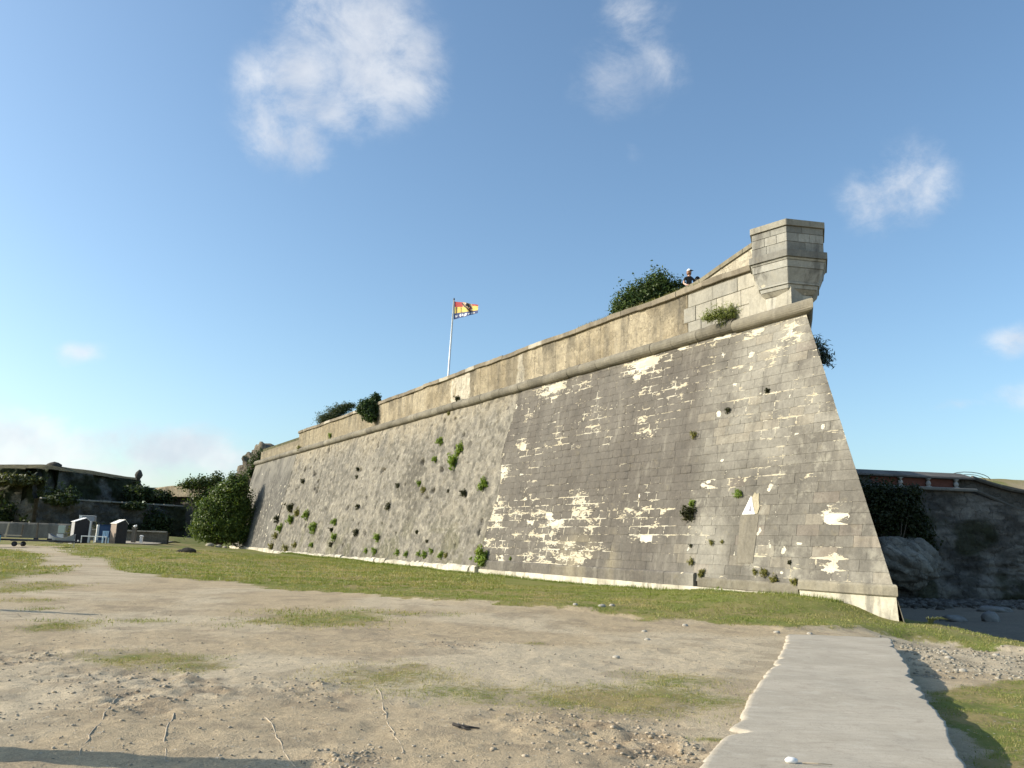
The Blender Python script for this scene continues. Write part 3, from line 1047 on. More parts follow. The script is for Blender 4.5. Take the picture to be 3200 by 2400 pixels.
def build_rubble():
    us = np.arange(24.0, 67.9, .085)
    hs = np.concatenate([np.arange(-.45, 9.31, .08), [9.32]])
    U, Hh = np.meshgrid(us, hs, indexing='ij')
    U = U + (bc_edge(Hh) - 24.0) * ss(U, 30, 24) - .02
    o = (fbm(U * .35, Hh * .35, 81, 3) - .5) * .10
    o += (fbm(U * 1.6, Hh * 1.8, 82, 4) - .5) * .03
    o += (fbm(U * 5.2, Hh * 5.6, 90, 3) - .5) * .04
    lump = fbm(U * 4.2, Hh * 4.6, 83, 3)
    o += np.abs(lump - .5) * .05
    # stones standing out of the core, and holes
    o += .05 * ss(fbm(U * 2.3, Hh * 3.0, 84, 2), .6, .72)
    holes = ss(fbm(U * 1.5, Hh * 1.5, 85, 2), .80, .9)
    o -= .25 * holes
    o *= ss(U, 24.0, 25.4) * .9 + .1
    o *= ss(Hh, 9.3, 8.8) * .8 + .2
    o += .10 * ss(Hh, .6, -.3) * fbm(U * 1.2, Hh, 86, 3)
    col = rubble_col(U, Hh)
    col = lerp3(col, (.07, .06, .045), holes * .6)
    col = lerp3(col, (.46, .42, .34), .6 * ss(lump, .58, .72))
    col = lerp3(col, (.12, .11, .09), .6 * ss(fbm(U * 3.1, Hh * 3.4, 91, 3), .58, .72))
    P = FP(U, Hh, o)
    mesh('rubble_face', P.reshape(-1, 3), gridf(len(us), len(hs)), RUB, bastion, cols=col.reshape(-1, 3), smooth=True)
    # far bay: smooth dark render with white scars
    us = np.linspace(67.85, U_END, 90)
    hs = np.linspace(-.45, 9.32, 60)
    U, Hh = np.meshgrid(us, hs, indexing='ij')
    o = (fbm(U * .7, Hh * .7, 87, 4) - .5) * .07 + .03
    n = fbm(U * .5, Hh * .5, 88, 4)
    col = lerp3((.125, .117, .104), (.205, .193, .170), ss(n, .35, .65))
    col = lerp3(col, (.30, .28, .235), .7 * ss(Hh, 6.5, 9.2) * ss(fbm(U * .8, Hh * .8, 89, 4), .4, .6))
    P = FP(U, Hh, o)
    mesh('rendered_face', P.reshape(-1, 3), gridf(len(us), len(hs)), ASH, bastion, cols=col.reshape(-1, 3), smooth=True,
         attrs={'flake': flake_at(U, Hh).ravel(), 'edge': 0.0, 'spot': (.6 * ss(Hh, 8.5, 5)).ravel()})


build_rubble()


def build_core():
    """solid earth-filled body behind the faces: return face in shade, rampart walk on top, far end"""
    zt = 12.2
    zb = -1.6
    h0, h1 = zb - A0[2], H_TOP
    arr0 = FP(KU * h0 + .04, h0, -.03)
    arr1 = FP(KU * h1 + .04, h1, -.03)
    n = 40
    # return face, rough
    V = []
    tt = np.linspace(0, 1, 90) ** 1.3 * 46
    hh = np.linspace(h0, h1, 60)
    TT, HH = np.meshgrid(tt, hh, indexing='ij')
    base = FP(KU * HH + .02, HH, -.01)
    oo = (fbm(TT * .9, HH * .9, 91, 4) - .5) * .14 * ss(TT, 0, 1.2)
    P = base + TT[..., None] * DR + oo[..., None] * NR
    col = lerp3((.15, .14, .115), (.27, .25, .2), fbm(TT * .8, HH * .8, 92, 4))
    mesh('return_face', P.reshape(-1, 3), gridf(90, 60)[:, ::-1].copy(), RUB, bastion, cols=col.reshape(-1, 3), smooth=True)
    # earth core (closed prism) and rampart walk
    c0 = FP(KU * h0 + 1.5, h0, -.6)
    a = [FP(KU * h1 + 2.2, H_TOP, -.55), FP(U_END - .5, H_TOP, -.55), FP(U_END - .5, H_TOP, -14), FP(KU * h1 + 2.2, H_TOP, -.55) + DR * 45 - NR * .5]
    top = [np.array([p[0], p[1], zt]) for p in a]
    bot = [np.array([p[0], p[1], zb]) for p in a]
    V = np.array(bot + top)
    F = [(3, 2, 1, 0), (4, 5, 6, 7)] + [(i, (i + 1) % 4, 4 + (i + 1) % 4, 4 + i) for i in range(4)]
    mesh('earth_core', V, F, ROCK, bastion, cols=np.tile((.17, .165, .085), (8, 1)))
    # far end face
    hh = np.linspace(h0, h1, 20)
    dd = np.linspace(0, 14, 20)
    DD, HH = np.meshgrid(dd, hh, indexing='ij')
    P = FP(U_END, HH, -DD + .02)
    mesh('end_face', P.reshape(-1, 3), gridf(20, 20), ROCK, bastion, cols=np.tile((.14, .13, .11), (400, 1)))


build_core()


def blocks_along(name, u0, u1, length, prof, mat, colf, jit=.25, gap=.012, seed=1, uofs=None, zoff=None, nseg=3, skip=(), wob=.008):
    """one solid block after another along the wall; prof is a closed list of (out, z)"""
    r = np.random.default_rng(seed)
    u = u0
    out = []
    k = len(prof)
    while u < u1 - .05:
        w = length * (1 + jit * (r.random() - .5) * 2)
        e = min(u + w, u1)
        if u1 - e < length * .35:
            e = u1
        if not any(a < (u + e) / 2 < b for a, b in skip):
            V = []
            dz = (r.random() - .5) * wob * 2
            do = (r.random() - .5) * wob * 2
            for s in range(nseg + 1):
                uu = u + gap / 2 + (e - u - gap) * s / nseg
                for (o, z) in prof:
                    zz = z + dz + (zoff(uu) if zoff else 0)
                    jz = (fbm(np.array(uu * 3.1 + o), np.array(zz * 5.0), 95, 2) - .5) * wob * 2.5
                    V.append(VP(uu, zz + jz, o + do + jz))
            V = np.array(V)
            F = []
            for s in range(nseg):
                for i in range(k):
                    F.append((s * k + i, s * k + (i + 1) % k, (s + 1) * k + (i + 1) % k, (s + 1) * k + i))
            F.append(tuple(reversed(range(k))))
            F.append(tuple(nseg * k + i for i in range(k)))
            cols = colf(np.array([u + (e - u) * s / nseg for s in range(nseg + 1) for _ in prof]), V[:, 2], r.random())
            o_ = mesh(name, V, F, mat, bastion, cols=cols, attrs={'flake': cols[:, 0] * 0, 'edge': 0.0, 'spot': .25})
            out.append(o_)
        u = e
    return out


O_PAR = -TB * 9.1 - .02              # outer plane of the parapet
O_TOP = -TB * H_TOP


def col_cordon(u, z, r):
    c = lerp3((.17, .155, .12), (.31, .28, .22), fbm(u * 1.1, z * 3, 101, 4))
    return c * (.8 + .45 * r)


# cordon: half-round string course along the top of the batter
cr = .26
zc = Z_TOP + .16
prof = [(O_TOP - .3, zc - cr)] + [(O_TOP + .04 + cr * math.cos(a), zc + cr * math.sin(a)) for a in np.linspace(-math.pi / 2, math.pi / 2, 9)] + [(O_TOP - .3, zc + cr)]
prof_l = [(o, z - .035 if z > zc else z) for o, z in prof]
blocks_along('cordon_stone', KU * H_TOP + 3.3, U_END, 1.25, prof, DRS, col_cordon, seed=11, nseg=3, wob=.014)
# the heavier length at the salient, under the turret, mitred to the return
u_c = KU * H_TOP


def corner_cordon():
    V = []
    rr = .255
    zc_ = zc - .07
    ns = 6
    pr = [(-.4, -rr)] + [(.06 + rr * math.cos(a), rr * math.sin(a)) for a in np.linspace(-math.pi / 2, math.pi / 2, 11)] + [(-.4, rr)]
    k = len(pr)
    tip = FP(u_c, H_TOP, 0.0)
    M = np.array([NF[:2], NR[:2]])
    for s in range(ns + 1):
        for o, z in pr:
            if s == ns:
                v = np.linalg.solve(M, [min(o, .26), min(o, .26)])      # mitre at the salient, nose cut short
                p = tip + np.append(v, 0)
            else:
                uu = u_c + 3.3 - 3.3 * s / ns
                p = tip + D * (uu - u_c) + NF * o
            p = p.copy()
            p[2] = zc_ + z
            V.append(p)
    for s in range(1, 8):
        for o, z in pr:
            v = np.linalg.solve(M, [min(o, .26), min(o, .26)])
            p = tip + np.append(v, 0) * 0 + NR * min(o, .34) + DR * (1.6 * s)
            p = p.copy()
            p[2] = zc_ + z
            V.append(p)
    V = np.array(V)
    n = ns + 8
    F = []
    for s in range(n - 1):
        for i in range(k):
            F.append((s * k + i, s * k + (i + 1) % k, (s + 1) * k + (i + 1) % k, (s + 1) * k + i))
    F.append(tuple(reversed(range(k))))
    F.append(tuple((n - 1) * k + i for i in range(k)))
    col = lerp3((.20, .18, .14), (.36, .325, .25), fbm(V[:, 0] * 2, V[:, 1] * 2 + V[:, 2] * 3, 103, 4))
    o = mesh('corner_cordon', V, F, DRS, bastion, cols=col)


corner_cordon()


# parapet above the cordon
def par_col(u, z):
    u, z = np.broadcast_arrays(np.asarray(u, float), np.asarray(z, float))
    n = fbm(u * .5, z * .6, 111, 4)
    st = fbm(u * 1.5, z * .18, 112, 4)
    c = lerp3((.34, .28, .185), (.47, .40, .28), ss(n, .3, .65))
    c = lerp3(c, (.22, .19, .14), .6 * ss(st, .52, .72))
    c = lerp3(c, (.135, .118, .09), .7 * ss(fbm(u * .9, z * .1, 113, 3), .55, .7) * ss(z, 11.2, 12.4))
    c = lerp3(c, (.64, .58, .46), .9 * ss(np.exp(-((u - 31.5) / 1.6) ** 2) + (fbm(u * 1.8, z * 1.5, 114, 4) - .5) * 1.1, .52, .66))
    c = lerp3(c, (.52, .47, .37), .8 * ss(np.exp(-((u - 24.0) / .5) ** 2) + (fbm(u * 1.8, z * 1.5, 115, 4) - .5), .62, .75))
    c = lerp3(c, (.30, .255, .17), ss(u, 44, 52) * .45)
    return c


def build_parapet():
    u0, u1 = 10.3, 67.6
    us = np.concatenate([np.arange(u0, 30, .06), np.arange(30, u1, .09), [u1]])
    zs = np.linspace(10.45, 12.50, 34)
    U, Zz = np.meshgrid(us, zs, indexing='ij')
    o = (fbm(U * 1.2, Zz * 1.2, 116, 4) - .5) * .06 + (fbm(U * 5, Zz * 5, 117, 3) - .5) * .035
    Uj = U * .46 + .5 * fbm(U * .13, U * 0, 120, 2) * 3
    o -= .03 * ss(np.abs((Uj % 1) - .5), .475, .495)                        # vertical joints of the build
    o -= .02 * ss(np.abs(Zz - 11.55 - .04 * np.sin(U)), .03, .01)
    col = par_col(U, Zz)
    jm = ss(np.abs((Uj % 1) - .5), .475, .49) * ss(fbm(U * 2, Zz * 2, 121, 3), .4, .6)
    col = lerp3(col, (.12, .10, .075), jm * .55)
    P = VP(U, Zz, O_PAR + o)
    mesh('parapet_face', P.reshape(-1, 3), gridf(len(us), len(zs)), PAR, bastion, cols=col.reshape(-1, 3), smooth=True)
    V = [VP(u, z, oo) for u in (u0, u1) for z, oo in ((10.3, O_PAR - .06), (12.5, O_PAR - .06), (12.5, O_PAR - .62), (10.3, O_PAR - .62))]
    F = [(0, 1, 2, 3), (7, 6, 5, 4)] + [(i, 4 + i, 4 + (i + 1) % 4, (i + 1) % 4) for i in range(4)]
    mesh('parapet_core', np.array(V), F, PAR, bastion, cols=np.tile((.30, .25, .17), (8, 1)))
    # lower far length
    us = np.linspace(67.6, U_END - 1.2, 60)
    zs = np.linspace(10.4, 11.75, 12)
    U, Zz = np.meshgrid(us, zs, indexing='ij')
    P = VP(U, Zz, O_PAR - .22 + (fbm(U, Zz, 118, 4) - .5) * .06)
    col = lerp3((.27, .23, .16), (.35, .30, .21), fbm(U, Zz, 119, 4))
    mesh('low_parapet_face', P.reshape(-1, 3), gridf(60, 12), PAR, bastion, cols=col.reshape(-1, 3), smooth=True)
    V = [VP(u, z, oo) for u in (67.7, U_END - 1.2) for z, oo in ((10.3, O_PAR - .28), (11.76, O_PAR - .2), (11.76, O_PAR - .7), (10.3, O_PAR - .7))]
    mesh('low_parapet_core', np.array(V), F, PAR, bastion, cols=np.tile((.27, .23, .16), (8, 1)))
    # big grey slabs next to the turret, each its own stone
    r = np.random.default_rng(5)
    zrow = [10.55, 11.22, 11.86, 12.44]
    for k in range(3):
        u = 6.2
        while u < 10.2:
            w = .75 + .7 * r.random()
            e = min(u + w, 10.28 + (.25 if k == 1 else 0))
            if 10.28 - e < .35:
                e = 10.28 + (.25 if k == 1 else 0)
            g = .008
            pr = r.random() * .02
            V = [VP(uu, zz, oo) for oo, q in ((O_PAR - .12, 0), (O_PAR + pr - .012, 0), (O_PAR + pr, .012)) for uu, zz in ((u + g + q, zrow[k] + g + q), (e - g - q, zrow[k] + g + q), (e - g - q, zrow[k + 1] - g - q), (u + g + q, zrow[k + 1] - g - q))]
            F = [(8, 9, 10, 11), (3, 2, 1, 0)] + [(rr * 4 + i, rr * 4 + (i + 1) % 4, rr * 4 + 4 + (i + 1) % 4, rr * 4 + 4 + i) for rr in range(2) for i in range(4)]
            t = r.random()
            c = lerp3((.29, .275, .235), (.37, .345, .285), np.array(t))
            if u < 7.4:
                c = np.array((.41, .38, .31))
            mesh('parapet_slab', np.array(V), F, TUR, bastion, cols=np.tile(c, (12, 1)), attrs={'flake': .3 + .25 * (t > .6), 'edge': 0.0, 'spot': .2})
            u = e
    V = [VP(u, z, oo) for u in (5.4, 10.31) for z, oo in ((10.3, O_PAR - .03), (12.5, O_PAR - .03), (12.5, O_PAR - .62), (10.3, O_PAR - .62))]
    F = [(0, 1, 2, 3), (7, 6, 5, 4)] + [(i, 4 + i, 4 + (i + 1) % 4, (i + 1) % 4) for i in range(4)]
    mesh('parapet_core', np.array(V), F, ASH, bastion, cols=np.tile((.40, .36, .28), (8, 1)), attrs={'flake': .2, 'edge': 0., 'spot': 0.})


build_parapet()


def col_cope(u, z, r):
    c = lerp3((.20, .17, .125), (.38, .325, .24), fbm(u * 1.3, z * 3, 121, 4))
    c = c * (.75 + .5 * r)
    if r > .88:
        c = c * .4 + np.array((.60, .56, .46)) * .6
    return c


cprof = [(O_PAR - .66, 12.47), (O_PAR + .11, 12.49), (O_PAR + .13, 12.51), (O_PAR + .13, 12.71), (O_PAR + .10, 12.74), (O_PAR - .66, 12.82)]
blocks_along('coping_stone', 6.5, 67.6, 1.25, cprof, DRS, col_cope, seed=21, jit=.3, nseg=3, zoff=lambda u: -.18 * ss(u, 18, 60) + .02 * math.sin(u * .9), skip=((10.95, 11.1),), wob=.016)


# raking parapet sweeping up to the turret
def build_rake():
    pts = np.array([(12.6, 12.95), (11.3, 13.02), (10.26, 13.12), (9.87, 13.2), (9.07, 13.42), (8.2, 13.62), (7.41, 13.80), (6.3, 14.04)])
    o = -2.35
    uu = np.linspace(12.6, 6.3, 26)
    zz = np.interp(-uu, -pts[:, 0], pts[:, 1])
    zz = np.convolve(np.pad(zz, 2, mode='edge'), np.ones(5) / 5, 'valid')
    V = []
    for u, z in zip(uu, zz):
        for oo, z_ in ((o, 12.0), (o, z - .17), (o - .5, z - .17), (o - .5, 12.0)):
            V.append(VP(u, z_, oo))
    F = []
    for s in range(25):
        for i in range(4):
            F.append((s * 4 + i, s * 4 + (i + 1) % 4, s * 4 + 4 + (i + 1) % 4, s * 4 + 4 + i))
    F += [(3, 2, 1, 0), (100, 101, 102, 103)]
    V = np.array(V)
    col = lerp3((.50, .44, .32), (.60, .54, .42), fbm(V[:, 0] * 2, V[:, 2] * 2, 125, 3))
    mesh('raking_parapet', V, F, PAR, bastion, cols=col)
    for k in range(0, 25, 5):
        V = []
        for s in range(k, k + 6):
            uo = uu[s] - (.01 if s == k else 0) + (.01 if s == k + 5 else 0)
            for oo, dz in ((o + .07, -.18), (o + .07, .0), (o - .55, .03), (o - .55, -.18)):
                V.append(VP(uo, zz[s] + dz, oo))
        F = [(a * 4 + i, a * 4 + (i + 1) % 4, a * 4 + 4 + (i + 1) % 4, a * 4 + 4 + i) for a in range(5) for i in range(4)] + [(3, 2, 1, 0), (20, 21, 22, 23)]
        V = np.array(V)
        col = lerp3((.22, .195, .135), (.36, .32, .235), fbm(V[:, 0] * 2, V[:, 2] * 2, 126, 3))
        mesh('raking_coping_stone', V, F, DRS, bastion, cols=col)


build_rake()


# plinth: moulding blocks over a pale footing
def col_pl(u, z, r):
    c = lerp3((.19, .17, .13), (.33, .295, .225), fbm(u * 1.5, z * 4, 131, 4))
    return c * (.85 + .3 * r)


def col_pb(u, z, r):
    c = face_col(u, z * 0)
    return c * (.9 + .25 * r)


def col_ft(u, z, r):
    c = lerp3((.60, .54, .42), (.70, .65, .53), fbm(u * 1.2, z * 3, 132, 4))
    d = ss(fbm(u * .9, z * 1.5, 133, 3), .5, .65)
    return lerp3(c, (.40, .36, .28), d * .7) * (.9 + .2 * r)


def mprof(o, z0, z1):
    q = .09
    return [(-.3, z0)] + [(o, z0 + .004), (o + .02, z0 + .03), (o + .02, z1 - q)] + [(o + .02 - q + q * math.cos(a), z1 - q + q * math.sin(a)) for a in np.linspace(.3, math.pi / 2, 4)] + [(-.3, z1)]


def corner_plinth():
    """moulding block that returns round the salient"""
    for nm, o, z0, z1, ulen, mt in (('plinth_stone', .15, .70, 1.035, 3.2, DRS), ('footing_stone', .10, -.6, .70, 3.2, DRS)):
        M = np.array([NF[:2], NR[:2]])
        pr = mprof(o, z0, z1) if nm == 'plinth_stone' else [(-.3, z0), (o + .10, z0), (o, z1), (-.3, z1)]
        k = len(pr)
        V = []
        ns = 8
        base = A0.copy()
        for s in range(ns + 1):
            for oo, z in pr:
                if s == ns:
                    v = np.linalg.solve(M, [oo * .55, oo * .55])
                    p = base + np.append(v, 0)
                else:
                    p = base + D * (ulen * (1 - s / ns) + sal(oo * .55) * (s / ns)) + NF * oo
                p = p.copy()
                p[2] = z
                V.append(p)
        for oo, z in pr:
            p = base + NR * oo + DR * 9
            p[2] = z
            V.append(p)
        V = np.array(V)
        V[:, :2] += (fbm(V[:, 0] * 3, V[:, 2] * 3, 135, 3)[:, None] - .5) * .02
        n = ns + 2
        F = [(s * k + i, s * k + (i + 1) % k, (s + 1) * k + (i + 1) % k, (s + 1) * k + i) for s in range(n - 1) for i in range(k)]
        F += [tuple(reversed(range(k))), tuple((n - 1) * k + i for i in range(k))]
        if nm == 'plinth_stone':
            col = lerp3((.26, .235, .18), (.42, .375, .285), fbm(V[:, 0] * 1.6, V[:, 1] * 1.6 + V[:, 2] * 3, 136, 4))
        else:
            col = lerp3((.46, .42, .33), (.62, .575, .46), fbm(V[:, 0] * 1.2, V[:, 1] * 1.2 + V[:, 2] * 2, 137, 4))
        mesh(nm, V, F, TUR if nm == 'footing_stone' else ASH, bastion, cols=col, attrs={'flake': .35, 'edge': 0., 'spot': .3})


corner_plinth()
blocks_along('plinth_stone', 3.22, 7.75, 2.3, mprof(.12, .55, .90), ASH, col_pl, seed=31, nseg=6)
blocks_along('plinth_stone', 7.95, 24.2, 1.9, mprof(.13, .50, 1.02), ASH, col_pb, seed=32, nseg=5, jit=.2)
blocks_along('footing_stone', 3.22, 24.4, 1.5, [(-.3, -.4), (.22, -.4), (.17, .545), (-.3, .548)], TUR, col_ft, seed=33, nseg=4)
blocks_along('footing_stone', 24.42, 67.4, 1.3, [(-.3, -.3), (.42, -.3), (.36, .60), (.22, .70), (-.3, .72)], TUR, col_ft, seed=34, nseg=4, jit=.4, wob=.05, zoff=lambda u: .10 * (float(fbm(np.array(u * .8), np.array(0.), 139, 3)) - .5))
blocks_along('footing_stone', 67.45, U_END - .1, 2.4, [(-.3, -.3), (.34, -.3), (.30, .86), (-.3, .90)], TUR, col_ft, seed=35, nseg=3)

# ---------------------------------------------------------------- sentry turret on the salient
TC = np.array([9.765, 28.269]) * 1.056
TK = 1.056
turret = empty('sentry_turret', (TC[0], TC[1], 10.57), label='six-sided stone sentry turret corbelled out over the bastion corner', cat='turret')
HEXA = [rad(200 + 60 * k) for k in range(6)]           # compass bearings of the corners


def hexpt(k, r, z):
    a = HEXA[k % 6]
    return np.array([TC[0] + TK * r * math.sin(a), TC[1] + TK * r * math.cos(a), 1.7 + (z - 1.7) * TK])


def turret_ring(name, z0, r0, z1, r1, nsplit, colf, seed, gap=.006, mat=TUR, fl=.25, depth=.3):
    r = np.random.default_rng(seed)
    for k in range(6):
        ts = np.linspace(0, 1, nsplit + 1)
        if nsplit > 1:
            ts[1:-1] += (r.random(nsplit - 1) - .5) * .35 / nsplit
        for j in range(nsplit):
            t0, t1 = ts[j], ts[j + 1]
            a0, a1 = hexpt(k, r0, z0), hexpt(k + 1, r0, z0)
            b0, b1 = hexpt(k, r1, z1), hexpt(k + 1, r1, z1)
            L = np.linalg.norm(a1 - a0)
            g0 = gap / L if j > 0 else 0.0
            g1 = gap / L if j < nsplit - 1 else 0.0
            pr = 1 + (r.random() - .5) * .006
            c = np.array([TC[0], TC[1], 0])

            def pt(p, q, t, rr=1.0, z=None):
                v = p + (q - p) * t
                w = c + (v - c) * rr
                w[2] = v[2] if z is None else z
                return w
            zz0, zz1 = 1.7 + (z0 - 1.7) * TK + .004, 1.7 + (z1 - 1.7) * TK - .004
            q = [(t0 + g0, zz0), (t1 - g1, zz0), (t1 - g1, zz1), (t0 + g0, zz1)]
            V = [pt(a0, a1, q[0][0], pr, zz0), pt(a0, a1, q[1][0], pr, zz0), pt(b0, b1, q[2][0], pr, zz1), pt(b0, b1, q[3][0], pr, zz1)]
            V += [pt(a0, a1, q[0][0], 1 - depth, zz0), pt(a0, a1, q[1][0], 1 - depth, zz0), pt(b0, b1, q[2][0], 1 - depth, zz1), pt(b0, b1, q[3][0], 1 - depth, zz1)]
            # bevelled front ring
            cen = sum(np.array(v) for v in V[:4]) / 4
            out = cen - np.array([TC[0], TC[1], cen[2]])
            out /= np.linalg.norm(out)
            W_ = [np.array(v) + (cen - np.array(v)) * .03 + out * .008 for v in V[:4]]
            VV = np.array(V + W_)
            F = [(8, 9, 10, 11), (7, 6, 5, 4)] + [(i, (i + 1) % 4, 8 + (i + 1) % 4, 8 + i) for i in range(4)] + [((i + 1) % 4, i, 4 + i, 4 + (i + 1) % 4) for i in range(4)]
            col = colf(VV, r.random())
            mesh(name, VV, F, mat, turret, cols=col, attrs={'flake': fl, 'edge': 0., 'spot': .1})


def tcol(a, b, amp=.35):
    def f(V, r):
        c = lerp3(a, b, fbm(V[:, 0] * 1.6 + V[:, 1], V[:, 2] * 1.9, 141, 3))
        return c * (1 - amp / 2 + amp * r) * np.array((.97, 1.0, 1.06))
    return f


grey = tcol((.21, .20, .17), (.36, .335, .27))
pale = tcol((.38, .36, .305), (.50, .465, .38), .12)
turret_ring('coping_stone', 12.94, 1.44, 13.17, 1.44, 1, tcol((.26, .235, .18), (.38, .34, .26)), 1, fl=0.1, depth=.95)
turret_ring('stone', 12.70, 1.37, 12.935, 1.37, 2, grey, 2)
turret_ring('stone', 12.38, 1.37, 12.695, 1.37, 3, tcol((.32, .30, .25), (.43, .40, .325)), 3, fl=.3)
turret_ring('stone', 12.06, 1.37, 12.375, 1.37, 2, grey, 4)
turret_ring('cornice_stone', 11.80, 1.50, 12.055, 1.50, 1, tcol((.20, .185, .155), (.30, .28, .225), .15), 5, fl=.05)
turret_ring('corbel_stone', 11.72, 1.40, 11.795, 1.44, 1, pale, 6, fl=.45)
turret_ring('corbel_stone', 11.47, 1.34, 11.715, 1.38, 1, pale, 7, fl=.35)
turret_ring('corbel_stone', 11.00, 1.12, 11.465, 1.32, 1, tcol((.35, .33, .28), (.48, .445, .365), .12), 8, fl=.25)
turret_ring('corbel_stone', 10.92, 1.15, 10.995, 1.16, 1, pale, 9, fl=.4)
turret_ring('corbel_stone', 10.78, 1.06, 10.915, 1.10, 1, pale, 10, fl=.3)
turret_ring('corbel_stone', 10.62, .90, 10.775, 1.05, 1, tcol((.33, .30, .24), (.45, .40, .31), .12), 12, fl=.2)
turret_ring('corbel_stone', 10.1, .86, 10.615, .88, 1, tcol((.42, .385, .305), (.54, .49, .39), .1), 13, fl=.3)
core = MB()
V = [hexpt(k, .80, 10.0) for k in range(6)] + [hexpt(k, .80, 11.0) for k in range(6)] + [hexpt(k, 1.05, 11.5) for k in range(6)] + [hexpt(k, 1.30, 13.1) for k in range(6)]
F = [tuple(r * 6 + i for i in q) for r in range(0) for q in ()]
F = [(r * 6 + i, r * 6 + (i + 1) % 6, r * 6 + 6 + (i + 1) % 6, r * 6 + 6 + i) for r in range(3) for i in range(6)] + [(0, 1, 2, 3, 4, 5), (23, 22, 21, 20, 19, 18)]
mesh('rubble_core', np.array(V), F, ASH, turret, cols=np.tile((.2, .18, .14), (24, 1)), attrs={'flake': 0., 'edge': 0., 'spot': 0.})
# cream pier between turret foot and parapet
pm = []
for u0, u1, z0, z1, o in ((4.7, 6.75, 10.5, 11.35, -1.72), (5.3, 6.45, 11.36, 11.95, -1.74)):
    V = [VP(u, z, oo) for u in (u0, u1) for z, oo in ((z0, o - .6), (z0, o), (z1, o), (z1, o - .6))]
    F = [(0, 1, 2, 3), (7, 6, 5, 4)] + [((i + 1) % 4, i, 4 + i, 4 + (i + 1) % 4) for i in range(4)]
    mesh('pier_stone', np.array(V), F, TUR, turret, cols=np.tile((.40, .372, .305), (8, 1)), attrs={'flake': .25, 'edge': 0., 'spot': 0.})


# ---------------------------------------------------------------- plants
def leaf_cloud(blobs, n, size, seed, c0, c1, up=.25, shell=.55, pointy=2.0, c2=None, gaps=.0):
    """many small leaf-shaped faces in clumps through a set of ellipsoids (cx,cy,cz,rx,ry,rz)"""
    r = np.random.default_rng(seed)
    bl = np.array(blobs, float)
    vol = bl[:, 3] * bl[:, 4] * bl[:, 5]
    w = vol ** .75
    idx = r.choice(len(bl), n, p=w / w.sum())
    b = bl[idx]
    # clump the leaves on sprig centres
    ns = max(10, min(n // 14, int(260 * len(blobs) ** .5)))
    sd_ = r.normal(size=(ns, 3))
    sd_ /= np.linalg.norm(sd_, axis=1)[:, None]
    sr = r.random(ns) ** (1 - shell) * (1 + .22 * r.normal(size=ns))
    sp = sd_ * sr[:, None]
    which = r.integers(0, ns, n)
    dloc = sp[which] + r.normal(size=(n, 3)) * .12
    P = b[:, :3] + dloc * b[:, 3:6]
    nrm = dloc / (np.linalg.norm(dloc, axis=1)[:, None] + 1e-6) + r.normal(size=(n, 3)) * .75
    nrm[:, 2] += up
    nrm /= np.linalg.norm(nrm, axis=1)[:, None]
    t = r.normal(size=(n, 3))
    t -= (t * nrm).sum(1)[:, None] * nrm
    t /= np.linalg.norm(t, axis=1)[:, None] + 1e-9
    s = np.cross(nrm, t)
    L = size * (.55 + .9 * r.random(n))
    t = t * L[:, None]
    s = s * (L / pointy)[:, None]
    V = np.stack([P - t * .5, P + s * .5 + nrm * 0, P + t * .5, P - s * .5], 1).reshape(-1, 3)
    Fq = np.arange(n * 4).reshape(n, 4)
    k = r.random(n)
    spr = r.random(ns)[which]
    col = lerp3(c0, c1, np.clip(.55 * spr + .45 * k, 0, 1))
    if c2 is not None:
        col = np.where((r.random(ns)[which] < .16)[:, None], lerp3(c2, c2, k), col)
    return V, Fq, np.repeat(col, 4, 0)


def stems(centre, tips, r0=.04, seed=0):
    m = MB()
    r = np.random.default_rng(seed)
    for t in tips:
        c = np.array(centre)
        t = np.array(t)
        mid = (c + t) / 2 + r.normal(size=3) * .08 * np.linalg.norm(t - c)
        m.tube([c, mid, t], [r0, r0 * .7, r0 * .25], 5)
    return m


def bush(name, loc, blobs, n, size, seed, c0, c1, label, cat, group=None, stem=True, up=.25, c2=None, pointy=2.0, part='foliage', shell=.55, r0=.05):
    o = empty(name, loc, label=label, cat=cat, group=group)
    V, F, col = leaf_cloud(blobs, n, size, seed, c0, c1, up, shell, pointy, c2)
    mesh(part, V, F, LEAF, o, cols=col, local=True)
    if stem:
        tips = [b[:3] for b in blobs]
        stems((0, 0, 0), tips, r0, seed).build('trunk' if part == 'crown' else 'stem', BARK, o)
    return o


DG0, DG1 = (.020, .040, .012), (.060, .095, .022)
BG0, BG1 = (.10, .17, .018), (.22, .30, .04)
OL0, OL1 = (.15, .15, .04), (.30, .27, .08)
BR0, BR1 = (.055, .045, .025), (.12, .09, .05)

# large evergreen bush on top of the parapet
bush('evergreen_bush', (6.75, 39.9, 12.3), [(-1.15, 0, 1.35, .75, .7, .95), (-.55, .1, 1.9, .7, .7, .9), (0.0, .1, 2.25, .6, .6, .75), (.45, 0, 2.55, .65, .6, .9), (.75, .1, 2.0, .7, .6, .9), (1.25, 0, 2.2, .5, .5, .8), (1.6, 0, 2.2, .4, .4, .7), (0.2, -.1, 1.3, 1.3, .7, .9), (1.3, -.1, 1.5, .6, .5, .8), (-1.5, 0, 1.0, .4, .5, .6)],
     24000, .14, 201, (.025, .05, .015), (.105, .15, .036), 'dense dark evergreen bush growing on top of the wall beside the turret', 'bush', up=.35, c2=(.11, .14, .05))
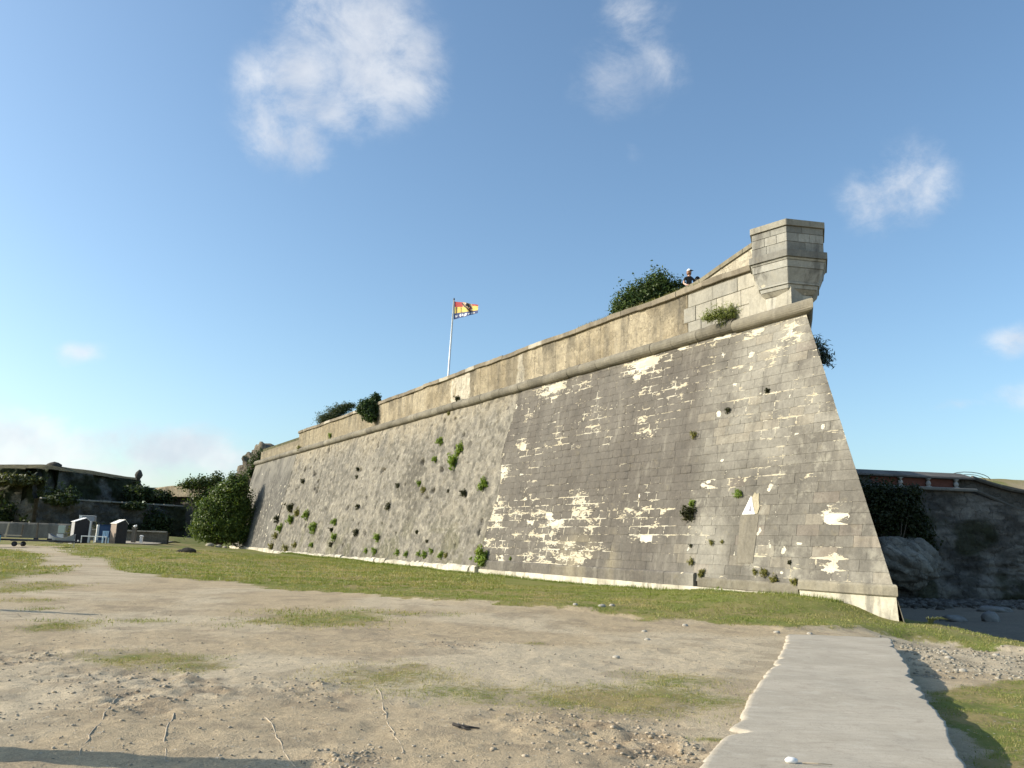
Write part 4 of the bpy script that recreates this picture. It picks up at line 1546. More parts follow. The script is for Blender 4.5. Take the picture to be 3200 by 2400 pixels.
# wind-combed bush and round bush on the parapet further along
p = VP(60.0, 12.5, -3.0)
o = bush('windswept_bush', tuple(p), [(-.9, 0, .5, .9, .7, .6), (-.1, 0, 1.0, .9, .7, .7), (.6, 0, 1.5, .9, .6, .55), (1.25, 0, 1.85, .7, .4, .35), (-.3, 0, .3, 1.3, .6, .5)], 9000, .24, 202, DG0, (.09, .11, .04), 'feathery bush combed by the wind behind the far end of the parapet', 'bush', pointy=5.5, c2=(.10, .11, .05))
p = VP(46.4, 11.0, -1.35)
bush('parapet_bush', tuple(p), [(0, 0, .9, .75, .55, .65), (-.35, 0, 1.35, .55, .5, .5), (.25, .1, 1.6, .55, .5, .5), (.45, 0, 2.0, .35, .35, .4), (.2, -.1, .5, .6, .5, .45), (-.7, 0, 1.05, .35, .35, .4)], 9000, .18, 203, DG0, (.055, .10, .03), 'dark rounded bush rooted in a break of the parapet and casting shade on it', 'bush', c2=(.08, .12, .05))
# plant peeping past the arris
bush('arris_shrub', (14.1, 40.2, 10.3), [(0.9, 0, 1.6, .75, .6, .75), (1.4, 0, 1.2, .5, .4, .5), (.3, 0, 1.7, .6, .5, .6), (.3, 0, .8, .6, .6, .8)], 3500, .24, 204, (.02, .035, .022), (.05, .075, .045), 'spiky shrub growing out of the shaded side of the bastion corner', 'shrub', pointy=5)
# big grassy tuft sitting on the cordon
p = VP(7.6, zc + cr - .05, O_PAR + .12)
bush('cordon_weed', tuple(p), [(.55, .0, .25, .45, .25, .32), (0, .1, .30, .5, .28, .36), (-.5, .25, .26, .45, .25, .34), (-.85, .45, .2, .3, .2, .22)], 4200, .13, 205, (.13, .16, .04), (.30, .33, .10), 'broad light green weed growing on the moulding below the turret', 'plant', pointy=5, up=.8)

TUFTS = [(63.94, 3.8, 0.51, 'd'), (62.71, 2.58, 0.47, 'b'), (58.12, 2.93, 0.45, 'b'), (61.43, 3.2, 0.39, 'o'), (67.77, 2.76, 0.41, 'd'), (65.89, 1.79, 0.46, 'b'), (55.06, 1.8, 0.49, 'b'), (50.1, 2.24, 0.31, 'b'), (50.33, 1.64, 0.24, 'd'), (49.21, 1.05, 0.3, 'b'), (54.55, 0.35, 0.25, 'b'), (49.45, 0.42, 0.24, 'd'), (45.48, 3.38, 0.25, 'd'), (39.33, 3.18, 0.29, 'd'), (44.43, 1.46, 0.31, 'd'), (39.96, 1.06, 0.29, 'b'), (62.48, 6.23, 0.31, 'd'), (47.81, 6.34, 0.19, 'd'), (47.51, 5.76, 0.19, 'd'), (38.47, 4.6, 0.21, 'd'), (41.43, 0.12, 0.21, 'b'), (39.75, 0.11, 0.29, 'b'), (35.66, 0.12, 0.25, 'b'), (34.29, 0.04, 0.21, 'b'), (61.74, -0.07, 0.39, 'o'), (59.29, 0.28, 0.27, 'o'), (66.58, 1.07, 0.35, 'o'), (66.97, 0.06, 0.35, 'o'), (33.09, 7.27, 0.3, 'b'), (29.94, 6.49, 0.37, 'b'), (30.36, 5.75, 0.41, 'b'), (33.31, 6.08, 0.24, 'b'), (25.74, 4.11, 0.39, 'b'), (34.95, 4.61, 0.2, 'b'), (33.91, 4.14, 0.22, 'o'), (28.03, 3.66, 0.24, 'd'), (30.33, 3.93, 0.12, 'd'), (32.87, 9.08, 0.16, 'o'), (23.98, 0.18, 0.5, 'b'), (24.64, 0.42, 0.27, 'o'), (33.52, 1.47, 0.15, 'd'), (31.7, 0.87, 0.12, 'd'), (30.68, 0.3, 0.2, 'b'), (31.5, 0.09, 0.26, 'b'), (29.22, 0.1, 0.25, 'b'), (28.58, 0.11, 0.18, 'o'), (25.39, 0.01, 0.14, 'b'), (32.48, 0.12, 0.21, 'b'), (8.63, 2.51, 0.16, 'b'), (8.73, 2.11, 0.32, 'd'), (9.09, 5.24, 0.16, 'o'), (8.23, 0.37, 0.13, 'o'), (8.4, 0.96, 0.08, 'd'), (21.3, 0.13, 0.1, 'b'), (7.63, -0.08, 0.12, 'o'), (6.31, 2.81, 0.18, 'b'), (7.38, 6.04, 0.14, 'd'), (5.55, 6.49, 0.11, 'd'), (7.35, 1.09, 0.11, 'o'), (6.82, 1.11, 0.07, 'o'), (4.69, 0.13, 0.15, 'o'), (4.23, -0.08, 0.15, 'o'), (3.4, -0.1, 0.15, 'o'), (3.72, 0.48, 0.08, 'd'), (7.61, 0.01, 0.14, 'o'), (6.71, -0.47, 0.07, 'b'), (5.13, 0.14, 0.11, 'o')]
NAMED = {0: 'dark tuft, topmost of the cluster low on the far end of the rubble wall', 1: 'bright green tuft just below the dark top tuft at the far rubble end', 2: 'rounded bright green tuft standing apart beside the far rubble cluster',
         3: 'sparse olive tuft between two greener tufts at the far rubble end', 4: 'dark tuft on the seam between rubble and the smooth far bay', 5: 'bright tuft low beside the seam of the smooth far bay', 6: 'wide bright green tuft in the low middle of the far rubble cluster',
         7: 'upper of two green tufts stacked one above the other on rubble', 9: 'lower of two green tufts stacked one above the other on rubble', 8: 'small dark clump between the two stacked green tufts',
         12: 'dark dry clump alone at mid height of the rubble wall', 13: 'dark clump to the right of a similar lone clump on the rubble', 14: 'dark clump low down under a lone dry clump on the rubble', 15: 'green tuft alone low on the rubble above the footing tufts',
         16: 'dark dry clump high on the far end of the rubble wall', 28: 'small bright tuft above the long hanging green plant', 29: 'upper half of the long bright plant hanging high on the rubble wall', 30: 'lower half of the long bright plant hanging high on the rubble wall',
         31: 'small bright tuft left of the long hanging green plant', 32: 'round deep green bush on the border of rubble and dark ashlar', 33: 'upper one of two small tufts left of the round border bush', 34: 'olive lower one of two small tufts left of the round border bush',
         35: 'dark flat clump directly left of the round border bush', 37: 'tiny olive weed right under the cordon', 38: 'large yellow-green plant at the wall foot where rubble meets dark ashlar', 39: 'olive clump beside the large plant at the wall foot',
         48: 'bright green tuft on top of the dark round clump in the ashlar', 49: 'brownish round clump throwing shade on the ashlar seam', 50: 'small rusty clump high on the ashlar seam', 55: 'bright green tuft left above the white triangle sign', 56: 'dark little tuft in a hole high on the grey ashlar', 57: 'dark tuft in the highest hole of the grey ashlar'}


ORD = ['first', 'second', 'third', 'fourth', 'fifth', 'sixth', 'seventh', 'eighth', 'ninth', 'tenth', 'eleventh', 'twelfth', 'thirteenth', 'fourteenth', 'fifteenth', 'sixteenth', 'seventeenth', 'eighteenth', 'nineteenth', 'twentieth', 'twenty-first', 'twenty-second', 'twenty-third', 'twenty-fourth', 'twenty-fifth', 'twenty-sixth']


def tuft_mesh(seed, c0, c1):
    V, F, col = leaf_cloud([(0, 0, 0, .85, .85, .9), (.1, -.1, -.15, .75, .8, .75)], 700, .40, seed, c0, c1, up=.4, pointy=3.4, shell=.3)
    ob = mesh('tuft_source', V, F, LEAF, cols=col)
    me = ob.data
    bpy.data.objects.remove(ob)
    return me


TM = {'b': [tuft_mesh(301 + i, BG0, (.28, .36, .06)) for i in range(3)], 'd': [tuft_mesh(311 + i, (.028, .036, .012), (.085, .080, .035)) for i in range(2)], 'o': [tuft_mesh(321 + i, OL0, OL1) for i in range(2)]}
for i, (u, h, rr, k) in enumerate(TUFTS):
    o = bpy.data.objects.new('wall_plant', TM[k][i % len(TM[k])])
    C.objects.link(o)
    P = FP(u, h, rr * .35)
    o.location = P
    q = 1.0 if h > .2 else .9
    o.scale = (rr * 1.12, rr * 1.12, rr * (1.35 if i in (29, 30) else 1.12))
    o.rotation_euler = (0, 0, i * 2.4)
    if i in NAMED:
        tag(o, NAMED[i], 'plant', 'plants rooted in the bastion wall')
    else:
        same = sorted([q[0] for j, q in enumerate(TUFTS) if j not in NAMED and (q[0] > 24) == (u > 24)])
        nth = ORD[same.index(u)]
        hue = {'b': 'green', 'd': 'dark', 'o': 'olive'}[k]
        if u > 24:
            tag(o, f'small {hue} weed low on the rubble wall, {nth} counting from the dark ashlar', 'plant', 'small weeds low on the rubble wall')
        else:
            tag(o, f'tiny {hue} weed low in the ashlar joints, {nth} counting from the bastion corner', 'plant', 'tiny weeds in the ashlar joints')
# weeds on cordon and parapet
for u, z, oo, rr, k, lb in ((57.3, 11.1, O_PAR + .1, .30, 'b', 'bright upright weed against the far parapet face'), (66.5, 10.75, O_PAR + .2, .32, 'o', 'olive weed on the cordon at the step of the parapet'), (31.6, 10.95, O_PAR + .15, .28, 'd', 'dry brown clump sitting on the cordon below the whitened parapet')):
    o = bpy.data.objects.new('wall_plant', TM[k][0])
    C.objects.link(o)
    o.location = VP(u, z, oo)
    o.scale = (rr * .8, rr * .8, rr)
    tag(o, lb, 'plant', 'plants rooted in the bastion wall')

# big tree-like bush at the far end of the bastion
bz = 1.0
bush('leafy_tree', (-31.0, 91.5, bz), [(1.0, 0, 6.0, 1.3, 1.5, 1.5), (.1, 0, 4.9, 1.7, 1.6, 1.6), (-1.2, 0, 3.5, 1.5, 1.6, 1.5), (1.2, .3, 4.2, 1.6, 1.6, 2.0), (-.8, -.3, 2.2, 2.0, 1.8, 1.3), (-2.2, 0, 1.6, 1.2, 1.4, .9), (.9, 0, 2.2, 1.6, 1.6, 1.8), (-.6, 0, .9, 2.3, 1.6, .7), (1.8, .5, 3.2, 1.3, 1.3, 2.6), (1.7, .6, 1.3, 1.4, 1.3, 1.3), (1.7, .2, 6.7, .6, .7, 1.0), (.6, 0, 7.0, .5, .6, .8), (-2.6, 0, 2.9, .6, .8, .8), (-1.0, 0, 5.3, .6, .8, .9), (-.3, 0, 6.2, .5, .6, .7), (-1.9, 0, 4.5, .5, .6, .6)],
     46000, .25, 207, (.028, .055, .012), (.115, .165, .028), 'tall leafy green tree against the far end of the bastion', 'tree', part='crown', c2=(.17, .21, .05), r0=.16)
bush('olive_bush', (-36.5, 99, 1.8), [(0, 0, 6.2, 2.0, 1.2, .9), (1.8, 0, 6.5, 1.2, 1, 1.1), (-1.5, 0, 5.9, 1.2, 1, .6), (.5, 0, 4.4, 1.8, 1, 1.6)], 5000, .28, 208, (.03, .05, .012), (.09, .12, .03), 'lower grey-green bush behind the leafy tree at the bastion end', 'bush')


# ---------------------------------------------------------------- rough masonry sheets and rocks
def rough_sheet(name, P0, P1, z0, z1, batter, parent, c0, c1, seed, nu=80, nv=30, amp=.25, mat=ROCK, c2=None, topz=None, green=0.0, thick=2.0):
    """rough wall face from P0 to P1 (plan), leaning back, closed with a top and a back"""
    P0 = np.array(P0, float)
    P1 = np.array(P1, float)
    L = np.linalg.norm(P1 - P0)
    d = (P1 - P0) / L
    nrm = np.array([d[1], -d[0]])
    if nrm @ (-(P0 + P1) / 2) < 0:
        nrm = -nrm
    u = np.linspace(0, L, nu)
    v = np.linspace(0, 1, nv)
    U, Vv = np.meshgrid(u, v, indexing='ij')
    zt = z1 if topz is None else np.interp(u / L, [t[0] for t in topz], [t[1] for t in topz])[:, None]
    Zz = z0 + (zt - z0) * Vv
    o = (fbm(U * .25, Zz * .25, seed, 4) - .5) * amp * 3 + (fbm(U * 1.2, Zz * 1.2, seed + 3, 4) - .5) * amp * 1.5 + (fbm(U * 4, Zz * 4, seed + 4, 2) - .5) * amp * .4 - batter * (Zz - z0)
    Pxy = P0 + U[..., None] * d + o[..., None] * nrm
    P = np.concatenate([Pxy, Zz[..., None]], -1)
    col = lerp3(c0, c1, ss(fbm(U * .5, Zz * .5, seed + 5, 5), .3, .7))
    if c2 is not None:
        col = lerp3(col, c2, ss(fbm(U * .18, Zz * .25, seed + 9, 4) + green * (Vv - .5), .5, .62))
    back = P[:, -1:, :].copy()
    back[..., 0] -= nrm[0] * thick
    back[..., 1] -= nrm[1] * thick
    back2 = back.copy()
    back2[..., 2] = z0
    P = np.concatenate([P, back, back2], 1)
    col = np.concatenate([col, col[:, -1:], col[:, -1:]], 1)
    o_ = mesh(name, P.reshape(-1, 3), gridf(nu, nv + 2), mat, parent, cols=col.reshape(-1, 3), smooth=False)
    return o_


def boulder(name, loc, size, seed, mat, c0, c1, parent=None, sub=3, rough=.35):
    bm_ = __import__('bmesh')
    b = bm_.new()
    bm_.ops.create_icosphere(b, subdivisions=sub, radius=1)
    V = np.array([v.co[:] for v in b.verts])
    F = np.array([[v.index for v in f.verts] for f in b.faces])
    b.free()
    n = fbm(V[:, 0] * 1.3 + V[:, 2], V[:, 1] * 1.3 - V[:, 2] * .7, seed, 4) - .5
    n2 = np.abs(fbm(V[:, 0] * 3 + V[:, 2] * 2, V[:, 1] * 3 + V[:, 2], seed + 2, 3) - .5)
    n3 = fbm(V[:, 0] * 7 + V[:, 2] * 5, V[:, 1] * 7 - V[:, 2] * 4, seed + 4, 3) - .5
    V = V * (1 + rough * 1.6 * n + rough * n2 + rough * .35 * n3)[:, None] * np.array(size)
    col = lerp3(c0, c1, np.clip(n + .5, 0, 1))
    o = mesh(name, V, F, mat, parent, cols=col, local=True)
    o.location = loc
    return o


# ---- far left ramparts
GRN = (.055, .065, .022)
lr = empty('overgrown_bastion', (-66, 118, 2), label='far overgrown stone bastion with flat grassy top, facing side in shade', cat='rampart')
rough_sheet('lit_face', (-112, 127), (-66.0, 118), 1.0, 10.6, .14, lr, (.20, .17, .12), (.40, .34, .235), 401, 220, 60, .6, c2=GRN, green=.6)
rough_sheet('shaded_face', (-66.2, 118), (-59.5, 137), 1.0, 10.6, .12, lr, (.10, .095, .085), (.24, .22, .18), 402, 110, 50, .6, c2=(.045, .052, .02), green=.3)  # darker stone colours than the lit face: shade painted in
# turf cap
U, Vv = np.meshgrid(np.linspace(0, 1, 60), np.linspace(0, 1, 8), indexing='ij')
V = np.stack([np.interp(U, [0, .62, 1], [-112, -66.6, -60.4]) - 8 * Vv, np.interp(U, [0, .62, 1], [128.2, 119.2, 137.2]) + 14 * Vv, 10.45 + .95 * ss(Vv, 0, .22) + .25 * fbm(U * 14, Vv * 3, 404, 4) - .3 * ss(U, .75, 1)], -1)
mesh('turf_cap', V.reshape(-1, 3), gridf(60, 8), ROCK, lr, cols=lerp3((.13, .125, .05), (.24, .19, .09), fbm(U * 20, Vv * 5, 405, 4)).reshape(-1, 3), smooth=True)
boulder('stone_cairn', (-68.2, 124.6, 11.3), (1.2, .8, .8), 411, ROCK, (.10, .095, .08), (.2, .18, .15), sub=2)
tag(bpy.data.objects['stone_cairn'], 'small dark heap of stones on the skyline of the far bastion', 'cairn')
o = boulder('stone_stub', (-57.6, 129.6, 10.9), (.5, .5, .75), 412, ROCK, (.12, .11, .09), (.22, .2, .17), sub=2)
tag(o, 'broken stone stub at the end of the far bastion skyline', 'stone')
ow = empty('lower_rampart', (-60, 114, 1), label='lower dark rampart wall with a pale top edge before the far bastion', cat='wall')
rough_sheet('wall_face', (-63.4, 113.5), (-49, 128), 1.0, 6.2, .1, ow, (.10, .096, .088), (.24, .22, .185), 421, 130, 36, .5, c2=(.045, .05, .02), green=-.4)  # wall in shade, with that shade also put into its dark colours
for k in range(13):
    t = k / 13
    m = MB().box((-63.7 + 14.0 * (t + .038), 114.1 + 14.1 * (t + .038), 6.28), (1.45, .8, .18 + .05 * (k % 3)), rz=rad(45), bev=.04)
    m.build('coping_stone', DRS, ow, local=False, col=(.33, .31, .27))
cw = empty('curtain_wall', (-52, 132, 1), label='far curtain wall with sunlit tan upper part behind the leafy tree', cat='wall')
rough_sheet('wall_face', (-60.2, 139.5), (-34, 124.5), 1.0, 9.6, .05, cw, (.14, .125, .10), (.24, .205, .15), 431, 90, 30, .3, thick=3)  # shadow cast on the wall below the parapet is painted as darker stone
rough_sheet('parapet', (-60.0, 138.9), (-34, 124.0), 8.0, 9.9, .0, cw, (.34, .27, .17), (.46, .38, .25), 432, 90, 8, .2, mat=PAR, topz=[(0, 9.3), (.2, 9.8), (1, 10.2)])
# shrubs on these ramparts
RS = [(-71.5, 117.4, 3.4, 2.6, 1.6, 3.2, 'ivy bush spilling down the near corner of the far bastion'), (-73.5, 118.5, 2.0, 2.0, 1.4, 1.8, 'low dark bush at the foot of the far bastion corner'), (-63.2, 118.0, 6.8, 2.6, 1.8, 2.6, 'dark thicket in the hollow behind the lower rampart'), (-58.4, 121.4, 2.2, 4.0, 1.8, 2.2, 'wide dark bush in front of the lower rampart'),
      (-66.0, 116.2, 1.6, 2.6, 1.6, 1.9, 'black-green bush filling the corner beside the lower rampart'), (-57.5, 130.4, 9.0, 1.9, 1.6, 1.5, 'dark bush under the stone stub on the far bastion'), (-52.4, 124.6, 3.4, 2.2, 1.5, 2.6, 'ivy mass near the right end of the lower rampart'), (-69.8, 118.4, 9.6, 3.6, 1.5, 1.0, 'mossy turf overhang at the top of the far bastion corner'), (-56, 134.0, 8.4, 2.0, 1.4, 1.5, 'scrub in the gap between far bastion and curtain wall'), (-61.5, 115.0, 6.9, 2.2, 1.0, .8, 'straggling growth along the pale top edge of the lower rampart'), (-54.5, 122.0, 6.6, 1.6, .9, .6, 'small growth on the right part of the lower rampart top'), (-76.5, 118.8, 8.6, 2.4, 1.2, 1.6, 'bush on the slope under the cairn side of the far bastion')]
for i, (x, y, z, a, b, c, lb) in enumerate(RS):
    hang = z > 6
    if hang:
        z, c = z - .7, c * .8
    bush('rampart_shrub', (x, y, z - c if not hang else z - c), [(0, 0, c, a, b, c), (-a * .5, 0, c * .7, a * .6, b * .8, c * .7), (a * .5, 0, c * 1.2, a * .6, b * .8, c * .6), (a * .2, 0, c * .5, a * .8, b, c * .6)], 3200, .5, 440 + i, (.018, .03, .010), (.06, .08, .022) if i != 7 else (.15, .15, .05), lb, 'shrub', group='shrubs on the far ramparts', shell=.5)

# ruined outcrop at the bastion's far end
oc = empty('ruined_outcrop', (-31, 101, 1), label='ragged ruined masonry outcrop rising behind the bastion end', cat='ruin')
boulder('rubble_mass', (-30.2, 102, 9.4), (3.0, 2.5, 3.3), 451, ROCK, (.16, .14, .11), (.40, .34, .25), oc, 5, .5).location = Vector((.8, 1, 8.4))
bush('outcrop_shrub', (-30.4, 99.4, 9.0), [(0, 0, 1.6, 1.2, .8, 1.3), (.8, 0, 2.6, .9, .7, .8), (-.6, 0, .5, .8, .7, .8)], 1300, .26, 452, DG0, DG1, 'dark shrub on top of the ruined outcrop', 'shrub')
for k, (dx, dy, s, lb) in enumerate(((0, 0, .34, 'largest pale stone of the heap at the leafy tree foot'), (.8, .3, .27, 'middle pale stone of the heap at the leafy tree foot'), (1.5, .1, .2, 'smallest pale stone of the heap, next to the bastion end'))):
    o = boulder('fallen_stone', (-29.6 + dx, 84.4 + dy, float(gz(np.array(-29.6 + dx), np.array(84.4 + dy))) + s * .3), (s * 1.2, s, s * .7), 460 + k, DRS, (.40, .35, .26), (.55, .49, .38), sub=2)
    tag(o, lb, 'stone', 'fallen stones by the leafy tree')


def g1(x, y):
    return float(gz(np.array(float(x)), np.array(float(y))))


# ---------------------------------------------------------------- moat wall on the right
mw = empty('moat_wall', (26, 56, -1), label='long shaded moat wall with brick panels under a stone coping', cat='wall')


def MWP(x, z, o=0.0):
    """plan line of the moat wall: y grows slowly to the right"""
    x = np.asarray(x, float)
    return np.stack(np.broadcast_arrays(x + .1 * o, 56 + .10 * (x - 23.5) - np.asarray(o, float), np.asarray(z, float)), -1)


def build_moat_wall():
    xs_ = np.concatenate([np.linspace(14, 50, 290), np.linspace(51.5, 110, 40)])
    vs = np.linspace(0, 1, 90)
    Xx, Vv = np.meshgrid(xs_, vs, indexing='ij')
    topz = np.interp(Xx, [14, 31.5, 33.2, 36, 52], [6.45, 6.45, 5.9, 5.0, 4.6])
    Zz = -1.6 + (topz + 1.6) * Vv
    o = .12 * (6.5 - Zz) + (fbm(Xx * .4, Zz * .4, 501, 4) - .5) * .5 + (fbm(Xx * 1.8, Zz * 1.8, 502, 4) - .5) * .25 + (fbm(Xx * .8, Zz * 3.4, 506, 4) - .5) * .45 * ss(Zz, 4.5, 1.5) + (fbm(Xx * 6, Zz * 6, 507, 2) - .5) * .09
    o += .5 * ss(Zz, 1.2, -.6)
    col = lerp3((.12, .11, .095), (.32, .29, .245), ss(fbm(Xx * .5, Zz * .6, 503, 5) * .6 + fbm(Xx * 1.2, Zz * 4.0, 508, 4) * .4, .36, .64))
    col = lerp3(col, (.42, .42, .40), .75 * np.exp(-((Xx - 27.2) / 1.1) ** 2 - ((Zz - 5.5) / .55) ** 2) * ss(fbm(Xx * 2, Zz * 2, 504, 4), .4, .6))
    col = lerp3(col, (.05, .055, .02), .8 * ss(fbm(Xx * .3, Zz * .3, 505, 4), .58, .7))
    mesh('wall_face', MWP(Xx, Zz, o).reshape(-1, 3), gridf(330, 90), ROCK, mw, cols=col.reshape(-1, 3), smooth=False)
    # upper parapet wall, set back
    zt = np.interp(xs_, [14, 31.5, 34, 37, 52], [7.35, 7.35, 7.1, 6.6, 6.2])
    V = []
    for x, z in zip(xs_, zt):
        z0 = float(np.interp(x, [14, 31.5, 33.2, 36, 52], [6.3, 6.3, 5.7, 4.8, 4.4]))
        for oo, zz in ((-.35, z0), (-.35, z), (-1.4, z + .2), (-1.4, z0)):
            V.append(MWP(x, zz, oo))
    n = len(xs_)
    F = [(s * 4 + i, s * 4 + (i + 1) % 4, s * 4 + 4 + (i + 1) % 4, s * 4 + 4 + i) for s in range(n - 1) for i in range(3)]
    mesh('parapet', np.array(V), F, ROCK, mw, cols=np.tile((.17, .155, .13), (len(V), 1)))
    # ledge
    for k in range(9):
        x0 = 22.5 + k * 1.05
        V = [MWP(x, z, o) for x in (x0, x0 + 1.04) for o, z in ((-.4, 6.45), (.22, 6.45), (.26, 6.50), (.26, 6.62), (.18, 6.68), (-.4, 6.68))]
        F = [(i, (i + 1) % 6, 6 + (i + 1) % 6, 6 + i) for i in range(6)] + [(5, 4, 3, 2, 1, 0), (6, 7, 8, 9, 10, 11)]
        mesh('ledge_stone', np.array(V), F, DRS, mw, cols=np.tile((.24, .235, .21), (12, 1)))
    # brick panels between pale balusters
    for x0, x1 in ((24.6, 26.55), (26.75, 28.55), (28.75, 30.55)):
        rows = 7
        hb = (7.26 - 6.69) / rows
        m = MB()
        for r_ in range(rows):
            x = x0 + (.11 if r_ % 2 else 0)
            while x < x1 - .05:
                e = min(x + .22, x1)
                z = 6.69 + r_ * hb
                a = MWP(x + .006, z + .006, -.32)
                b = MWP(e - .006, z + hb - .012, -.24)
                V = [MWP(xx, zz, oo) for oo in (-.34, -.22) for xx, zz in ((x + .006, z + .006), (e - .006, z + .006), (e - .006, z + hb - .008), (x + .006, z + hb - .008))]
                m.add(V, [(4, 5, 6, 7), (0, 1, 5, 4), (1, 2, 6, 5), (2, 3, 7, 6), (3, 0, 4, 7)])
                x = e
        tag(m.build('brickwork', M_BRICK, mw, local=False), kind='stuff')
    for x in (26.65, 28.65, 30.65):
        m = MB()
        c = MWP(x, 6.66, -.10)
        m.lathe(tuple(c), [(.20, 0), (.20, .06), (.10, .10), (.17, .24), (.13, .38), (.07, .44), (.12, .50), (.12, .54), (.19, .56), (.19, .60)], 10)
        m.build('baluster', DRS, mw, local=False, col=(.52, .50, .46), smooth=False)
    # coping slabs
    for k in range(13):
        x0 = 20.2 + k * .98
        if x0 > 31.3:
            break
        V = [MWP(x, z, o) for x in (x0, x0 + .965) for o, z in ((-1.5, 7.30), (.05, 7.28), (.08, 7.32), (.04, 7.42), (-1.5, 7.85))]
        F = [(i, (i + 1) % 5, 5 + (i + 1) % 5, 5 + i) for i in range(5)] + [(4, 3, 2, 1, 0), (5, 6, 7, 8, 9)]
        mesh('coping_stone', np.array(V), F, DRS, mw, cols=np.tile(np.array((.17, .16, .145)) * (.8 + .4 * rng.random()), (10, 1)))
    # sloping string course to the right
    xx = np.linspace(31.9, 40, 24)
    zz = np.interp(xx, [31.9, 33.2, 34.7, 36, 40], [6.55, 6.05, 5.45, 5.2, 5.0])
    m = MB()
    m.tube([tuple(MWP(x, z, .06)) for x, z in zip(xx, zz)], .14, 7)
    m.build('string_course', DRS, mw, local=False, col=(.13, .12, .10))
    m = MB()
    zz = np.interp(xx, [31.9, 33.2, 34.7, 36, 40], [7.45, 7.1, 6.75, 6.6, 6.4])
    m.tube([tuple(MWP(x, z, -.2)) for x, z in zip(xx, zz)], .16, 7)
    m.build('string_course', DRS, mw, local=False, col=(.13, .12, .10))


build_moat_wall()
# terrace and sunlit turf behind the moat wall
U, Vv = np.meshgrid(np.linspace(14, 112, 170), np.linspace(0, 1, 20), indexing='ij')
Zt = 6.9 + 1.1 * ss(U, 32.5, 34.5) * ss(Vv, 0, .09) + (fbm(U * .6, Vv * 9, 511, 4) - .5) * .35 * ss(Vv, 0, .2)
V = np.stack([U, 57.3 + .1 * (U - 23.5) + Vv * 40, Zt], -1)
o = mesh('terrace', V.reshape(-1, 3), gridf(170, 20), GROUND, cols=np.tile((.36, .29, .18), (3400, 1)), attrs={'turf': (.45 + .9 * (fbm(U, Vv * 20, 512, 4) - .4)).ravel()}, smooth=True)
tag(o, 'terrace of dry grass behind the moat wall', kind='structure')
# ivy and rock by the moat wall
bush('ivy_bush', (24.2, 54.6, .8), [(0.0, 0, 5.0, 1.6, .9, 1.2), (1.6, 0, 4.6, 1.3, .8, 1.2), (.4, 0, 3.6, 1.7, .8, 1.2), (2.2, 0, 3.4, 1.0, .7, 1.2), (2.9, .1, 2.6, .8, .6, 1.2), (3.1, .1, 1.5, .7, .5, 1.2), (-1.6, 0, 4.4, 1.4, .8, 1.8), (-1.6, 0, 2.4, 1.4, .8, 1.4), (2.4, 0, 5.3, .6, .5, .6)],
     18000, .22, 521, (.014, .022, .008), (.04, .05, .016), 'near-black ivy mass hanging over the moat wall beside the bastion', 'ivy', shell=.45)
o = boulder('rock_outcrop', (25.2, 54.2, 1.7), (2.6, 1.3, 1.55), 522, ROCK, (.26, .24, .205), (.60, .56, .48), sub=5, rough=.42)
tag(o, 'bulging grey rock under the ivy at the moat wall foot', 'rock')
r = np.random.default_rng(9)
VV, FF, CC = [], [], []
nb = 0
ico = __import__('bmesh').new()
__import__('bmesh').ops.create_icosphere(ico, subdivisions=1, radius=1)
IV = np.array([v.co[:] for v in ico.verts])
IF = np.array([[v.index for v in f.verts] for f in ico.faces])
ico.free()


def pebbles(xy, sizes, colf, sink=.25, seed=1, zadd=0.0):
    r = np.random.default_rng(seed)
    n = len(xy)
    z = gz(xy[:, 0], xy[:, 1])
    V = np.empty((n, len(IV), 3))
    for i in range(n):
        V[i] = IV * (1 + .35 * (r.random((len(IV), 1)) - .5)) * (sizes[i] * np.array([1 + .5 * r.random(), .8 + .4 * r.random(), .45 + .3 * r.random()]))
    V[:, :, 0] += xy[:, :1]
    V[:, :, 1] += xy[:, 1:2]
    V[:, :, 2] += (z + sizes * sink + zadd)[:, None]
    F = (IF[None] + (np.arange(n) * len(IV))[:, None, None]).reshape(-1, 3)
    return V.reshape(-1, 3), F, np.repeat(colf(r.random(n)), len(IV), 0)


n = 4200
xy = np.stack([22 + 26 * r.random(n), 46.5 + 8.6 * r.random(n) ** .45], 1)
xy[:, 1] += .1 * (xy[:, 0] - 23.5)
V, F, col = pebbles(xy, .06 + .22 * r.random(n) ** 3, lambda t: lerp3((.14, .13, .115), (.32, .30, .27), t), seed=3)
o = mesh('rubble', V, F, ROCK, cols=col)
tag(o, 'loose rubble spilled along the foot of the moat wall', kind='stuff')
for k, (x, y, sx, sy, sz, lb) in enumerate(((26.5, 46, .9, .5, .22, 'flat pale boulder lying on the shaded moat floor'), (19.9, 38, .6, .4, .2, 'whitish slab half buried in the shaded moat floor'), (21.8, 38.4, .35, .3, .3, 'small upright pale stone on the shaded moat floor'))):
    o = boulder('boulder', (x, y, g1(x, y) + sz * .3), (sx, sy, sz), 530 + k, DRS, (.22, .215, .205), (.36, .35, .33), sub=3, rough=.5)
    tag(o, lb, 'boulder')
m = MB()
for i in range(7):
    a = i / 6 * math.pi
    pass
m.tube([(33.0 + 1.6 * math.cos(a), 59.5, 7.55 + .55 * math.sin(a)) for a in np.linspace(.1, math.pi - .1, 10)], .025, 5)
m.tube([(33.2 + 1.2 * math.cos(a), 59.7, 7.5 + .45 * math.sin(a)) for a in np.linspace(.1, math.pi - .1, 10)], .02, 5)
tag(m.build('bramble_arch', BARK, None), 'thin bare bramble stems arching over the top of the moat wall', 'plant')
